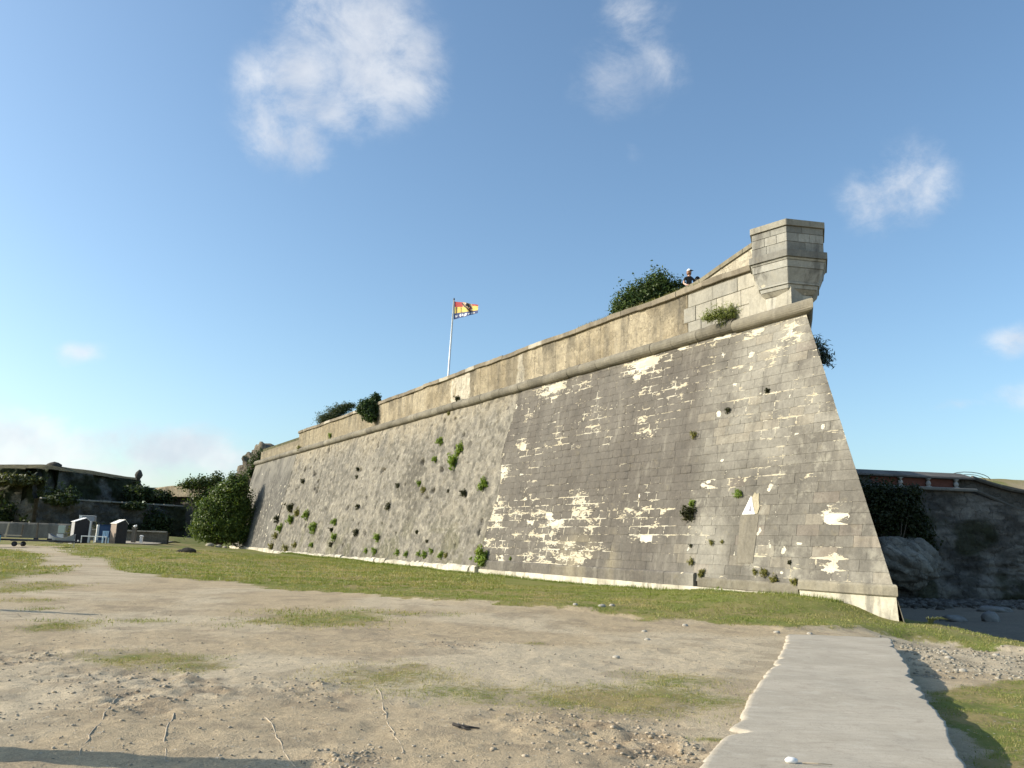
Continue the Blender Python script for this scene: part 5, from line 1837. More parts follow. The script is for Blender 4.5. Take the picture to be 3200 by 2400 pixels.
# strap-leaved plant at the salient foot
o = empty('strap_plant', (11.7, 23.6, g1(11.7, 23.6)), label='strap-leaved plant at the foot of the bastion corner', cat='plant')
for k in range(9):
    a = -0.9 + k * .28
    m = MB()
    pts = [(0.02 * k, 0, 0), (.18 * math.sin(a) + .1, -.05, .16 + .02 * (k % 3)), (.45 * math.sin(a) + .2, -.12, .24 + .04 * (k % 2)), (.62 * math.sin(a) + .28, -.2, .2)]
    m.tube([(x * .55, y_ * .55, z_ * .7) for x, y_, z_ in pts], [.012, .018, .015, .003], 5)
    m.build('leaf', simple('strap_leaf', (.11, .12, .04), .6, .2, 5) if 'strap_leaf' not in MATS else MATS['strap_leaf'], o)

# ---------------------------------------------------------------- flag
fp = empty('flagpole', (-4.93, 62, 12.2), label='slim white flagpole flying a flag above the bastion', cat='flagpole')
m = MB().tube([(0, 0, 0), (.09, 0, 4), (.20, 0, 8.25)], [.085, .075, .055], 10)
m.build('pole', M_POLE, fp, smooth=True)
MB().lathe((.20, 0, 8.24), [(.05, 0), (.07, .04), (.06, .12), (.02, .18)], 10).build('finial', M_STEEL, fp)
MB().lathe((0, 0, -.05), [(.22, 0), (.22, .1), (.12, .14), (.12, .3)], 12).build('base', M_GALV, fp)


def build_flag():
    nu, nv = 110, 64
    L, H = 2.02, 1.45
    U, Vv = np.meshgrid(np.linspace(0, 1, nu), np.linspace(0, 1, nv), indexing='ij')
    sag = -.42 * U ** 1.1 * L * .5
    x = .06 + U * L * .93
    y = .10 * np.sin(U * 8.5 + Vv * 1.2) * U ** .6 + .05 * np.sin(U * 17 + Vv * 3) * U - .46 * x
    hgt = H * (1 - .28 * U)
    lower = -.02 * U + .05 * np.sin(U * 9) * (1 - Vv) * U
    z = 8.12 - hgt * (1 - Vv) + sag * (.15 + .85 * Vv) * 1.0 + lower
    P = np.stack([x + .20 - .035 * (1 - Vv) * H * 0, y, z], -1)
    # cloth print: red above yellow, dark diagonals, blue band with white marks
    uc = (U[:-1, :-1] + U[1:, 1:]) / 2
    vc = (Vv[:-1, :-1] + Vv[1:, 1:]) / 2
    M = np.full(uc.shape, 1)
    M[(vc > .70) & (uc < .36)] = 0
    M[(vc > .84) & (uc > .74)] = 0
    M[(vc > .66) & (uc >= .36) & (uc < .74)] = 5
    for a, b, w, ia, lo, hi in ((.10, .02, .05, 4, .34, .70), (.29, .03, .03, 4, .34, .70)):
        M[(np.abs(uc - a - b * (.7 - vc)) < w / 2) & (vc > lo) & (vc < hi)] = 4
    for c0, sl, w, ia in ((.60, .62, .075, 4), (.67, .62, .06, 5), (.74, .60, .05, 3), (.80, .58, .07, 4), (.88, .56, .04, 5)):
        d = uc + sl * vc - c0 - .30
        M[(np.abs(d) < w / 2) & (vc > .34) & (vc < .97) & (uc > .30) & (uc < .76)] = ia
    M[(np.hypot((uc - .52) / .05, (vc - .83) / .10) < 1)] = 4
    M[(np.hypot((uc - .60) / .035, (vc - .80) / .14) < 1)] = 4
    M[(np.hypot((uc - .63) / .06, (vc - .45) / .05) < 1)] = 4
    M[(np.hypot((uc - .67) / .045, (vc - .58) / .09) < 1)] = 0
    M[(np.abs(uc - .86) < .018) & (np.abs(vc - .58) < .05)] = 5
    M[vc < .33] = 2
    for x0, x1, y0, y1, sl in ((.06, .09, .10, .22, 0), (.10, .13, .10, .19, .2), (.135, .15, .10, .22, 0), (.23, .29, .13, .26, .1), (.28, .33, .06, .16, .5), (.34, .40, .10, .24, -.2), (.44, .54, .05, .24, .25), (.60, .64, .10, .22, .2), (.66, .68, .1, .2, .1), (.72, .76, .06, .22, -.1), (.78, .87, .08, .23, -.2)):
        M[(uc - sl * (vc - .15) > x0) & (uc - sl * (vc - .15) < x1) & (vc > y0) & (vc < y1)] = 3
    o = mesh('flag', P.reshape(-1, 3), gridf(nu, nv), None, None, mats=FLAGM, midx=M.ravel(), smooth=True, local=True)
    o.location = fp.location
    tag(o, 'flag in red, yellow and blue with white marks flying from the white pole', 'flag')
    for a in (0.1,):
        pass


build_flag()

# ---------------------------------------------------------------- triangular mark on the wall
tp = FP(5.68, 2.32, .02)
sg = empty('triangle_sign', tuple(tp), label='white triangular sign with small dark triangle fixed to the grey ashlar', cat='sign')


def tri_plate(name, pts, o0, o1, mat, cols=None):
    V = [FP(5.68 + a, 2.32 + b, o0) for a, b in pts] + [FP(5.68 + a, 2.32 + b, o1) for a, b in pts]
    k = len(pts)
    F = [tuple(range(k, 2 * k)), tuple(reversed(range(k)))] + [((i + 1) % k, i, k + i, k + (i + 1) % k) for i in range(k)]
    if cols is not None:
        return mesh(name, np.array(V), F, mat, sg, cols=np.tile(cols, (2 * k, 1)), attrs={'flake': 0., 'edge': 0., 'spot': 0.})
    return mesh(name, np.array(V), F, mat, sg)


tri_plate('panel', [(.34, -.26), (-.24, -.26), (-.08, .12), (-.02, .34), (.04, .36)], .010, .034, M_WHITE)
tri_plate('mark', [(.06, -.16), (-.09, -.16), (-.01, .08)], .0345, .040, M_MARK)
tri_plate('plaster_patch', [(-.03, .34), (-.245, -.26), (-.36, -.24), (-.42, .0), (-.34, .22), (-.32, .46), (-.22, .44), (-.12, .50)], .010, .028, ASH, (.50, .44, .31))
tri_plate('render_patch', [(.42, -.27), (-.42, -.27), (-.40, -1.9), (.36, -1.95)], .004, .018, ASH, (.245, .22, .175))

# ---------------------------------------------------------------- person behind the parapet
def person():
    bx, by, bzz = 7.62, 34.75, 12.2
    o = empty('person', (bx, by, bzz), label='person in a white cap and black t-shirt standing behind the parapet', cat='person')
    me = bpy.data.meshes.new('body')
    J = [(0, 0, .92, .135), (0, 0, 1.08, .125), (0, 0, 1.26, .145), (0, 0, 1.40, .12), (0, 0, 1.47, .055), (0.01, -.01, 1.53, .05),
         (-.20, 0, 1.37, .058), (-.27, -.02, 1.12, .045), (-.20, -.20, .98, .036), (-.12, -.28, .98, .03),
         (.20, 0, 1.37, .058), (.27, -.02, 1.12, .045), (.20, -.20, 1.05, .036), (.12, -.28, 1.08, .03),
         (-.10, 0, .84, .095), (-.11, -.02, .48, .062), (-.11, .02, .09, .042), (-.11, -.10, .03, .035),
         (.10, 0, .84, .095), (.11, -.02, .48, .062), (.11, .02, .09, .042), (.11, -.10, .03, .035),
         (.01, -.015, 1.62, .085), (.01, -.01, 1.70, .075)]
    E_ = [(0, 1), (1, 2), (2, 3), (3, 4), (4, 5), (3, 6), (6, 7), (7, 8), (8, 9), (3, 10), (10, 11), (11, 12), (12, 13), (0, 14), (14, 15), (15, 16), (16, 17), (0, 18), (18, 19), (19, 20), (20, 21), (5, 22), (22, 23)]
    k = .985
    me.from_pydata([(x * k, y * k, z * k) for x, y, z, _ in J], E_, [])
    ob = bpy.data.objects.new('body', me)
    C.objects.link(ob)
    sk = ob.modifiers.new('skin', 'SKIN')
    for v, j in zip(me.skin_vertices[0].data, J):
        v.radius = (j[3], j[3] * .86)
    me.skin_vertices[0].data[0].use_root = True
    ob.modifiers.new('sub', 'SUBSURF').levels = 2
    dg = bpy.context.evaluated_depsgraph_get()
    ev = ob.evaluated_get(dg)
    nm = bpy.data.meshes.new_from_object(ev)
    bpy.data.objects.remove(ob)
    nm.materials.clear()
    for mm in (M_SKIN, M_SHIRT, M_TROUSER, M_STEEL):
        nm.materials.append(mm)
    for p in nm.polygons:
        c = p.center
        if c.z < .10:
            p.material_index = 3
        elif c.z < .93 and c.y > -.13:
            p.material_index = 2
        elif c.z < 1.44 and not (c.z < 1.20 and (abs(c.x) > .20 or c.y < -.16)):
            p.material_index = 1
        else:
            p.material_index = 0
        p.use_smooth = True
    b = bpy.data.objects.new('body', nm)
    C.objects.link(b)
    b.parent = o
    m = MB()
    hx, hy, hz = .01, -.01, 1.64
    m.lathe((hx, hy + .03, hz - .05), [(.085, -.08), (.105, -.02), (.108, .06), (.09, .10)], 12)
    m.build('hair', M_HAIR, o, smooth=True)
    m = MB()
    m.lathe((hx, hy, hz + .035), [(.108, 0), (.107, .03), (.092, .075), (.055, .105), (.01, .115)], 14)
    m.build('cap', M_CAP, o, smooth=True)
    m = MB()
    m.box((hx + .05, hy - .12, hz + .04), (.15, .11, .014), rz=.35, bev=.004)
    m.build('cap_peak', M_SHIRT, o)
    m = MB()
    m.add([(hx - .016, hy - .085, hz - .03), (hx + .016, hy - .085, hz - .03), (hx, hy - .112, hz - .03), (hx, hy - .085, hz + .01)], [(0, 1, 2), (0, 2, 3), (2, 1, 3), (1, 0, 3)])
    m.build('nose', M_SKIN, o)
    for s in (-1, 1):
        MB().lathe((hx + s * .035, hy - .085, hz + .006), [(.009, -.005), (.011, 0), (.009, .005)], 8).build('eye', M_STEEL, o)
        MB().box((hx + s * .088, hy + .01, hz - .01), (.018, .035, .055), bev=.006).build('ear', M_SKIN, o)
    MB().box((hx, hy - .088, hz - .058), (.042, .012, .010), bev=.003).build('mouth', M_HAIR, o)
    o.rotation_euler = (0, 0, rad(12))
    return o


person()
# rounded hooded pack next to the person
o = empty('backpack', (8.02, 34.95, 12.85), label='dark round-topped backpack with a tan front beside the person', cat='backpack')
m = MB()
V = []
prof = [(-.15, 0), (-.15, .38), (-.12, .50), (-.06, .58), (0, .60), (.06, .58), (.12, .50), (.15, .38), (.15, 0)]
for y in (-.10, .10):
    V += [(x, y, z + .25) for x, z in prof]
k = len(prof)
F = [tuple(reversed(range(k))), tuple(range(k, 2 * k))] + [(i, (i + 1) % k, k + (i + 1) % k, k + i) for i in range(k)]
m.add(V, F)
m.build('pack_body', M_SHIRT, o)
m = MB()
m.box((.0, -.115, .50), (.13, .03, .40), bev=.012)
m.build('front_pocket', M_TAN, o)
m = MB()
m.box((-.075, -.118, .52), (.03, .02, .44), bev=.006)
m.build('strap', M_PALEWOOD, o)
m = MB().box((0, 0, .13), (.36, .3, .26), bev=.02)
tag(m.build('stone_block', DRS, None, col=(.3, .27, .2)), 'low stone block behind the parapet carrying the dark backpack', 'stone')
bpy.data.objects['stone_block'].location = (8.02, 34.95, 12.83)
o.location.z = 12.85

# grass fringe along the coping by the bush
r = np.random.default_rng(17)
n = 5200
u = 9.6 + 9.0 * r.random(n)
oo = O_PAR - .05 - .75 * r.random(n)
hgt = .06 + .16 * r.random(n) ** 2
B = VP(u, np.full(n, 12.76), oo)
a = r.random(n) * 6.28
dx = np.stack([np.cos(a) * .012, np.sin(a) * .012, np.zeros(n)], 1)
ln = np.stack([(r.random(n) - .5) * .12, (r.random(n) - .5) * .12, hgt], 1)
V = np.stack([B - dx, B + dx, B + ln], 1).reshape(-1, 3)
o = mesh('coping_grass', V, np.arange(n * 3).reshape(n, 3), LEAF, cols=np.repeat(lerp3((.14, .15, .035), (.30, .27, .09), r.random(n)), 3, 0))
tag(o, 'fringe of short grass along the coping under the evergreen bush', kind='stuff')


# ---------------------------------------------------------------- huts and gear on the far left
def hut(loc, rz, w, d, h, rise, wall_m, front_m, roof_m, label):
    """narrow gabled cabin: front gable at -y"""
    o = empty('cabin', loc, rz, label=label, cat='cabin')
    hw = w / 2
    t = .04
    for nm, x in (('side_wall', -hw), ('side_wall', hw)):
        MB().box((x + (t / 2 if x < 0 else -t / 2), 0, h / 2), (t, d, h)).build(nm, wall_m, o)
    for nm, y, mt in (('front_gable', -d / 2, front_m), ('back_gable', d / 2, front_m)):
        m = MB()
        s = .02 if y < 0 else -.02
        V = []
        for yy in (y - abs(s) * (1 if y < 0 else -1), y + .02 * (1 if y < 0 else -1)):
            V += [(-hw - .003, yy, 0), (hw + .003, yy, 0), (hw + .003, yy, h), (w * .2, yy, h + rise), (-hw - .003, yy, h)]
        m.add(V, [(0, 1, 2, 3, 4), (9, 8, 7, 6, 5)] + [(i, (i + 1) % 5, 5 + (i + 1) % 5, 5 + i) for i in range(5)])
        m.build(nm, mt, o)
    n = max(4, int(w / .16))
    yb = -d / 2 - .032
    for k in range(n):
        x = -hw + (k + .5) * w / n
        hh = h + rise * ((x + hw) / (hw + w * .2) if x < w * .2 else (hw - x) / (hw - w * .2)) - .05
        MB().box((x, yb, hh / 2 + .02), (w / n - .012, .02, hh), bev=.004).build('board', front_m, o)
    xr_ = w * .2
    for s, ln in ((-1, hw + xr_), (1, hw - xr_)):
        a = math.atan2(rise, ln)
        MB().box((s * hw + (xr_ - s * hw) / 2 + s * .02, 0, h + rise / 2 + .028), (math.hypot(rise, ln) + .08, d + .14, .035), ry=s * a, bev=.008).build('roof_slope', roof_m, o)
    MB().box((0, 0, -.12), (w + .1, d + .1, .25), bev=.02).build('base', M_GREYPAINT, o)
    MB().box((0, yb - .014, h * .48), (w * .62, .012, h * .86)).build('door', front_m, o)
    return o


def base_z(x, y, dz=0.02):
    return g1(x, y) + dz


RZ = rad(50)
hut((-34.4, 68.0, base_z(-34.4, 68) - .02), RZ, 1.2, .6, 1.68, .30, M_GREYPAINT, M_DARKWOOD, M_WHITE, 'narrow dark-fronted cabin with grey side and white roof')
hut((-31.3, 68.0, base_z(-31.3, 68) - .02), RZ, .88, .98, 1.56, .30, M_BROWN, M_DARKWOOD, M_PALEROOF, 'brown cabin with cream roof, right of the blue shelter')
# blue shelter between them
o = empty('blue_shelter', (-32.75, 69.0, base_z(-32.75, 69.0)), rad(30), label='dark blue canvas shelter with a white end between two cabins', cat='shelter')
MB().box((.18, 0, .72), (1.55, .9, 1.36), bev=.03).build('canvas', M_BLUE, o)
MB().box((-.665, -.02, .74), (.13, 1.0, 1.42), bev=.02).build('end_panel', M_WHITE, o)
MB().box((.16, 0, 1.43), (1.62, .98, .05), bev=.015).build('roof', M_BLUE, o)
MB().box((.1, -.5, .10), (1.7, .06, .2), bev=.01).build('skirting', M_GREYPAINT, o)
# chair of light blue plastic
o = empty('plastic_chair', (-31.9, 67.2, base_z(-31.9, 67.2)), rad(35), label='light blue plastic chair in front of the blue shelter', cat='chair')
MB().box((0, 0, .42), (.46, .44, .04), bev=.012).build('seat', M_LBLUE, o)
for k in range(4):
    MB().box((-.17 + k * .113, .215, .68), (.08, .03, .44), bev=.008).build('back_slat', M_LBLUE, o)
MB().box((0, .215, .92), (.46, .035, .07), bev=.01).build('top_rail', M_LBLUE, o)
for x in (-.2, .2):
    for y in (-.19, .2):
        MB().box((x, y, .2), (.045, .045, .4), bev=.008, taper=1.1).build('leg', M_LBLUE, o)
# rail and timber post
o = empty('low_railing', (-32.9, 66.6, base_z(-32.9, 66.6)), rad(2), label='white low railing running between the two cabins', cat='railing')
MB().box((0.35, 0, .52), (2.0, .05, .07), bev=.01).build('rail', M_WHITE, o)
for x in (-.6, .4, 1.3):
    MB().box((x, 0, .25), (.06, .06, .5), bev=.008).build('post', M_WHITE, o)
o = MB().box((0, 0, .85), (.17, .17, 1.7), bev=.02, taper=.8).build('timber_post', M_GALV, None)
o.location = (-33.3, 67.4, base_z(-33.3, 67.4))
tag(o, 'tall grey post left of the blue shelter', 'post')
# box on a pole behind the dark-fronted cabin
o = empty('pole_box', (-35.2, 70.4, base_z(-35.2, 70.4)), rad(8), label='grey box with white end on a pole behind the dark-fronted cabin', cat='box')
MB().tube([(-.42, 0, 0), (-.42, 0, 1.75)], .05, 8).build('pole', M_BROWN, o)
MB().box((.2, 0, 1.99), (.98, .5, .46), bev=.03).build('box_body', M_TUB, o)
MB().box((-.40, 0, 1.99), (.22, .53, .49), bev=.03).build('end_cap', M_WHITE, o)
MB().box((.06, 0, 2.235), (1.2, .56, .03), bev=.01).build('lid', M_WHITE, o)
# pale cabinet
o = empty('old_fridge', (-36.05, 68.2, base_z(-36.05, 68.2)), rad(20), label='pale green and white old fridge left of the dark-fronted cabin', cat='fridge')
MB().box((0, 0, .38), (.46, .5, .74), bev=.02).build('lower_door', M_WHITE, o)
MB().box((.06, 0, 1.10), (.48, .5, .62), bev=.02).build('upper_door', M_PALEGREEN, o)
MB().box((.02, .01, .77), (.44, .46, .045)).build('gap_strip', M_RUBBER, o)
MB().tube([(-.17, -.265, .86), (-.17, -.29, .9), (-.17, -.29, 1.05), (-.17, -.265, 1.1)], .012, 6).build('handle', M_GALV, o)
# small grey dinghy with a dipped rim
o = empty('dinghy', (-35.2, 66.9, base_z(-35.2, 66.9)), rad(6), label='small grey dinghy with dipped rim beside the dark-fronted cabin', cat='boat')
ns, nr_ = 15, 9
V = []
for i in range(ns):
    t = i / (ns - 1)
    w = .40 * math.sin(math.pi * (.12 + .80 * t)) ** .6
    sheer = .34 + .34 * (2 * t - 1) ** 2
    for j in range(nr_):
        q = math.pi * j / (nr_ - 1)
        V.append((-.95 + 1.9 * t, -w * math.cos(q), .06 + sheer - sheer * math.sin(q) ** .7))
F = [(i * nr_ + j, i * nr_ + j + 1, (i + 1) * nr_ + j + 1, (i + 1) * nr_ + j) for i in range(ns - 1) for j in range(nr_ - 1)]
F += [tuple(range(nr_)), tuple(reversed(range((ns - 1) * nr_, ns * nr_)))]
m = MB()
m.add(V, F)
m.build('hull', M_TUB, o)
for s in (0, nr_ - 1):
    MB().tube([V[i * nr_ + s] for i in range(ns)], .03, 6).build('gunwale', M_GREYPAINT, o)
for t in (5, 10):
    a, b = V[t * nr_], V[t * nr_ + nr_ - 1]
    MB().box(((a[0] + b[0]) / 2, 0, a[2] - .08), (.16, b[1] - a[1], .03)).build('thwart', M_PALEWOOD, o)
# boat trailer
tx, ty = -32.6, 58.2
o = empty('boat_trailer', (tx, ty, base_z(tx, ty)), rad(3), label='long low dark boat trailer parked on the track', cat='trailer')
for y in (-.45, .45):
    MB().box((-.1, y, .46), (3.6, .08, .12), bev=.01).build('side_rail', M_STEEL, o)
for x in (-1.7, -.6, .6, 1.6):
    MB().box((x, 0, .46), (.08, .82, .08), bev=.01).build('cross_bar', M_STEEL, o)
MB().box((2.3, 0, .46), (1.5, .09, .1), bev=.01).build('drawbar', M_STEEL, o)
MB().lathe((3.05, 0, .44), [(.05, 0), (.06, .04), (.06, .1), (.03, .14)], 8).build('coupling', M_GALV, o)
MB().tube([(2.75, .1, .05), (2.75, .1, .62)], .025, 6).build('jockey_post', M_GALV, o)
MB().tube([(-.9, -.6, .19), (-.9, .6, .19)], .03, 8).build('axle', M_GALV, o)
for y in (-.58, .58):
    w = MB()
    w.tube([(-.9, y - .08, .19), (-.9, y - .06, .19), (-.9, y + .06, .19), (-.9, y + .08, .19)], [.12, .17, .17, .12], 18)
    wo = w.build('wheel', M_RUBBER, o)
    MB().tube([(-.9, y - .09, .2), (-.9, y + .09, .2)], .08, 12).build('rim', M_STEEL, wo)
    MB().box((-.9, y, .39), (.5, .2, .03), bev=.01).build('mudguard', M_STEEL, o)
for x in (.2, 1.1):
    MB().tube([(x, -.25, .56), (x, .25, .56)], .06, 8).build('roller', M_RUBBER, o)
# blue boat at the edge
o = empty('blue_boat', (-36.0, 57.2, base_z(-36.0, 57.2)), rad(4), label='rounded blue boat bow beside the trailer', cat='boat')
ns, nr_ = 18, 11
V = []
for i in range(ns):
    t = i / (ns - 1)
    w = .62 * (1 - max(0, (t - .45) / .55) ** 2.2) ** .5 + .01
    dp = .62
    rz_ = .12 * max(0, (t - .6) / .4) ** 2
    for j in range(nr_):
        q = math.pi * j / (nr_ - 1)
        V.append((-1.9 + 3.6 * t, -w * math.cos(q), .75 + rz_ - (dp - rz_) * math.sin(q) ** .6))
F = [(i * nr_ + j, i * nr_ + j + 1, (i + 1) * nr_ + j + 1, (i + 1) * nr_ + j) for i in range(ns - 1) for j in range(nr_ - 1)]
F += [tuple(range(nr_)), tuple(reversed(range((ns - 1) * nr_, ns * nr_)))]
F += [(i * nr_, (i + 1) * nr_, (i + 1) * nr_ + nr_ - 1, i * nr_ + nr_ - 1) for i in range(ns - 1)]
m = MB()
m.add(V, F)
m.build('hull', M_HULLBLUE, o, smooth=False)
MB().tube([V[i * nr_] for i in range(ns)] + [V[i * nr_ + nr_ - 1] for i in reversed(range(ns))], .035, 6).build('rubbing_strake', M_STEEL, o)
MB().box((-.6, 0, .95), (.9, .8, .4), bev=.08).build('console', M_WHITE, o)
MB().box((-1.2, 0, .07), (.5, .7, .14), bev=.02).build('cradle', M_POSTWOOD, o)
MB().box((.7, 0, .07), (.5, .5, .14), bev=.02).build('cradle', M_POSTWOOD, o)
# fence of leaning posts with one rail
o = empty('post_fence', (-44.9, 78, base_z(-44.9, 78)), label='broken fence of leaning posts with one low rail', cat='fence')
for x, tx_, mt, hh in ((-1.35, .14, M_PALEWOOD, 1.3), (.05, .08, M_POSTWOOD, 1.2), (1.5, -.02, M_POSTWOOD, 1.4)):
    MB().box((x + tx_ / 2, 0, hh / 2), (.12, .12, hh), ry=tx_ * .9, bev=.015).build('post', mt, o)
MB().box((-.65, -.08, .2), (1.65, .05, .09), bev=.01).build('rail', M_PALEWOOD, o)
# walls behind the gear
o = empty('grey_yard_wall', (-45, 80, 1), label='plain grey rendered yard wall behind the broken fence', cat='wall')
rough_sheet('wall_face', (-58, 79.5), (-41.2, 80.5), .6, 2.55, .01, o, (.20, .19, .17), (.27, .255, .225), 601, 60, 10, .06, mat=DRS, thick=.5)
o = empty('rubble_yard_wall', (-31, 76, 1), label='low rubble wall with pale top right of the brown cabin', cat='wall')
rough_sheet('wall_face', (-38.5, 75.0), (-30.6, 76.1), .7, 2.05, .02, o, (.17, .16, .13), (.34, .31, .25), 602, 90, 14, .14, mat=RUB, thick=.6)
for k in range(6):
    x = -37.85 + k * 1.30
    MB().box((x, 75.15 + (x + 38.5) * .131, 2.07), (1.28, .5, .10 + .03 * (k % 2)), rz=rad(7.4), bev=.02).build('coping_stone', DRS, o, local=False, col=(.44, .41, .34))
bush('yard_shrub', (-38.6, 76.5, 1.0), [(0, 0, .7, 1.4, .8, .7), (1.4, 0, .9, 1.0, .7, .7), (-.8, 0, .5, .8, .6, .5)], 1300, .17, 605, (.05, .055, .02), (.17, .15, .06), 'dry low shrub left of the old fridge', 'shrub')
# gate posts on the rising path
o = empty('gate_pier', (-32.5, 73.6, base_z(-32.5, 73.6)), label='slim stone gate pier with a little bird on it beside the ramp', cat='pier')
MB().box((0, 0, .62), (.3, .3, 1.24), bev=.03).build('shaft', DRS, o, col=(.17, .155, .13))
MB().box((0, 0, 1.27), (.38, .38, .08), bev=.02).build('cap', DRS, o, col=(.24, .22, .19))
o = boulder('gull', (-32.48, 73.6, base_z(-32.5, 73.6) + 1.44), (.16, .09, .10), 611, M_WHITE, (.6, .6, .6), (.75, .75, .74), sub=2, rough=.1)
tag(o, 'white and grey gull perched on the gate pier', 'bird')
MB().lathe((.10, 0, .06), [(.05, -.03), (.06, .03), (.03, .08)], 8).build('head', M_WHITE, o)
MB().box((-.18, 0, .02), (.16, .05, .03), bev=.008).build('tail', M_TUB, o)
MB().box((.18, 0, .09), (.06, .015, .015)).build('beak', M_TAN, o)
o = MB().box((0, 0, .38), (.22, .2, .5), bev=.03).box((0, 0, .73), (.28, .24, .2), bev=.05).build('white_bollard', M_WHITE, None)
o.location = (-32.0, 74.0, base_z(-32.0, 74.0) - .14)
tag(o, 'short white bollard right of the gate pier', 'bollard')
# ramp road
U, Vv = np.meshgrid(np.linspace(0, 1, 40), np.linspace(0, 1, 6), indexing='ij')
cx_ = -31.2 - 6.0 * U + .5 * U * U
cy_ = 70 + 26 * U
px_ = cx_ + (Vv - .5) * 3.2
V = np.stack([px_, cy_, gz(px_, cy_, False) + .045 + .14 * U], -1)
mesh('ramp', V.reshape(-1, 3), gridf(40, 6), CONC)
tag(bpy.data.objects['ramp'], 'pale ramp climbing behind the cabins to the tree', kind='structure')
# dark seaweed-like mound in the grass
o = boulder('dark_mound', (-22.0, 58.4, g1(-22, 58.4) + .02), (.62, .35, .26), 621, ROCK, (.03, .028, .025), (.085, .075, .06), sub=3, rough=.4)
tag(o, 'dark clod of earth lying alone in the grass', 'clod')

# ---------------------------------------------------------------- loose things on the ground
STN = [(2.63, 23.13, .08, 'larger of two pale stones together on the grass edge'), (2.94, 23.43, .065, 'smaller of two pale stones together on the grass edge'), (2.84, 17.01, .045, 'nearer of two pale stones on bare earth before the grass bank'), (3.04, 18.6, .05, 'farther of two pale stones on bare earth before the grass bank'),
       (4.28, 20.29, .055, 'pale stone tucked against the grass bank left of the path end'), (6.23, 19.6, .055, 'pale stone just beyond the far left corner of the concrete path'), (6.98, 19.6, .05, 'pale stone just beyond the middle of the far path end'), (1.85, 14.1, .045, 'lone pale stone on bare earth nearest the camera'), (1.91, 23.2, .055, 'pale stone on the grass edge left of the close pair')]
STR = [(11.1, 19.4, .06, 'largest pale stone on the gravelly strip, near the shaded moat'), (9.08, 17.58, .06, 'pale stone in the middle of the gravelly strip'), (8.3, 15.6, .055, 'pale stone on the gravel close to the right-hand grass'), (9.8, 19.2, .06, 'pale stone at the grassy far side of the gravelly strip')]
for k, (x, y, s_, lb) in enumerate(STN + STR):
    o = boulder('stone', (x, y, g1(x, y) + s_ * .25), (s_ * 1.25, s_, s_ * .7), 700 + k, DRS, (.46, .42, .34), (.62, .57, .48), sub=2, rough=.45)
    tag(o, lb, 'stone', 'pale loose stones near the path')
# gravel
r = np.random.default_rng(23)
n = 9000
yy = 5.2 + 15 * r.random(n) ** 1.5
xx = (r.random(n) - .5) * 1.5 * yy + .2 * r.random(n)
k = (turf(xx, yy) < .5)
xl = np.interp(yy, _yl, _xl)
xr = np.interp(yy, _yr, _xr)
k &= ((xx < xl - .05) | (xx > xr + .1))
xy = np.stack([xx, yy], 1)[k]
V, F, col = pebbles(xy, .003 + .015 * r.random(len(xy)) ** 5, lambda t: lerp3((.36, .30, .22), (.56, .49, .38), t), seed=5)
o = mesh('gravel', V, F, DRS, cols=col)
tag(o, 'scattered grit and small gravel on the bare earth', kind='stuff')
# crumbled clods on the broken banks
r = np.random.default_rng(29)
cx, cs = [], []
for a, b, rx, ry, s_ in PITS:
    n = int(420 * s_)
    q = r.normal(size=(n, 2)) * np.array([rx, ry]) * .55 + np.array([a, b])
    cx.append(q)
    cs.append(.004 + .022 * r.random(n) ** 4)
cx = np.concatenate(cx)
cs = np.concatenate(cs)
k = (cx[:, 1] > 5) & (turf(cx[:, 0], cx[:, 1]) < .6) & (cx[:, 0] < np.interp(cx[:, 1], _yl, _xl) - .08)
V, F, col = pebbles(cx[k], cs[k], lambda t: lerp3((.46, .37, .25), (.62, .51, .37), t), seed=7, sink=.05)
tag(mesh('clods', V, F, DRS, cols=col), 'crumbled clods of earth on the broken banks', kind='stuff')
# gravelly strip right of the path
n = 2600
xx = 7.2 + 6 * r.random(n)
yy = 14.6 + 6 * r.random(n)
k = (xx > np.interp(yy, _yr, _xr) + .25) & (turf(xx, yy) < .6)
xy = np.stack([xx, yy], 1)[k]
V, F, col = pebbles(xy, .008 + .035 * r.random(len(xy)) ** 3, lambda t: lerp3((.30, .26, .19), (.55, .5, .4), t), seed=6)
o = mesh('gravel', V, F, DRS, cols=col)
tag(o, 'coarser gravel on the strip between path and moat', kind='stuff')
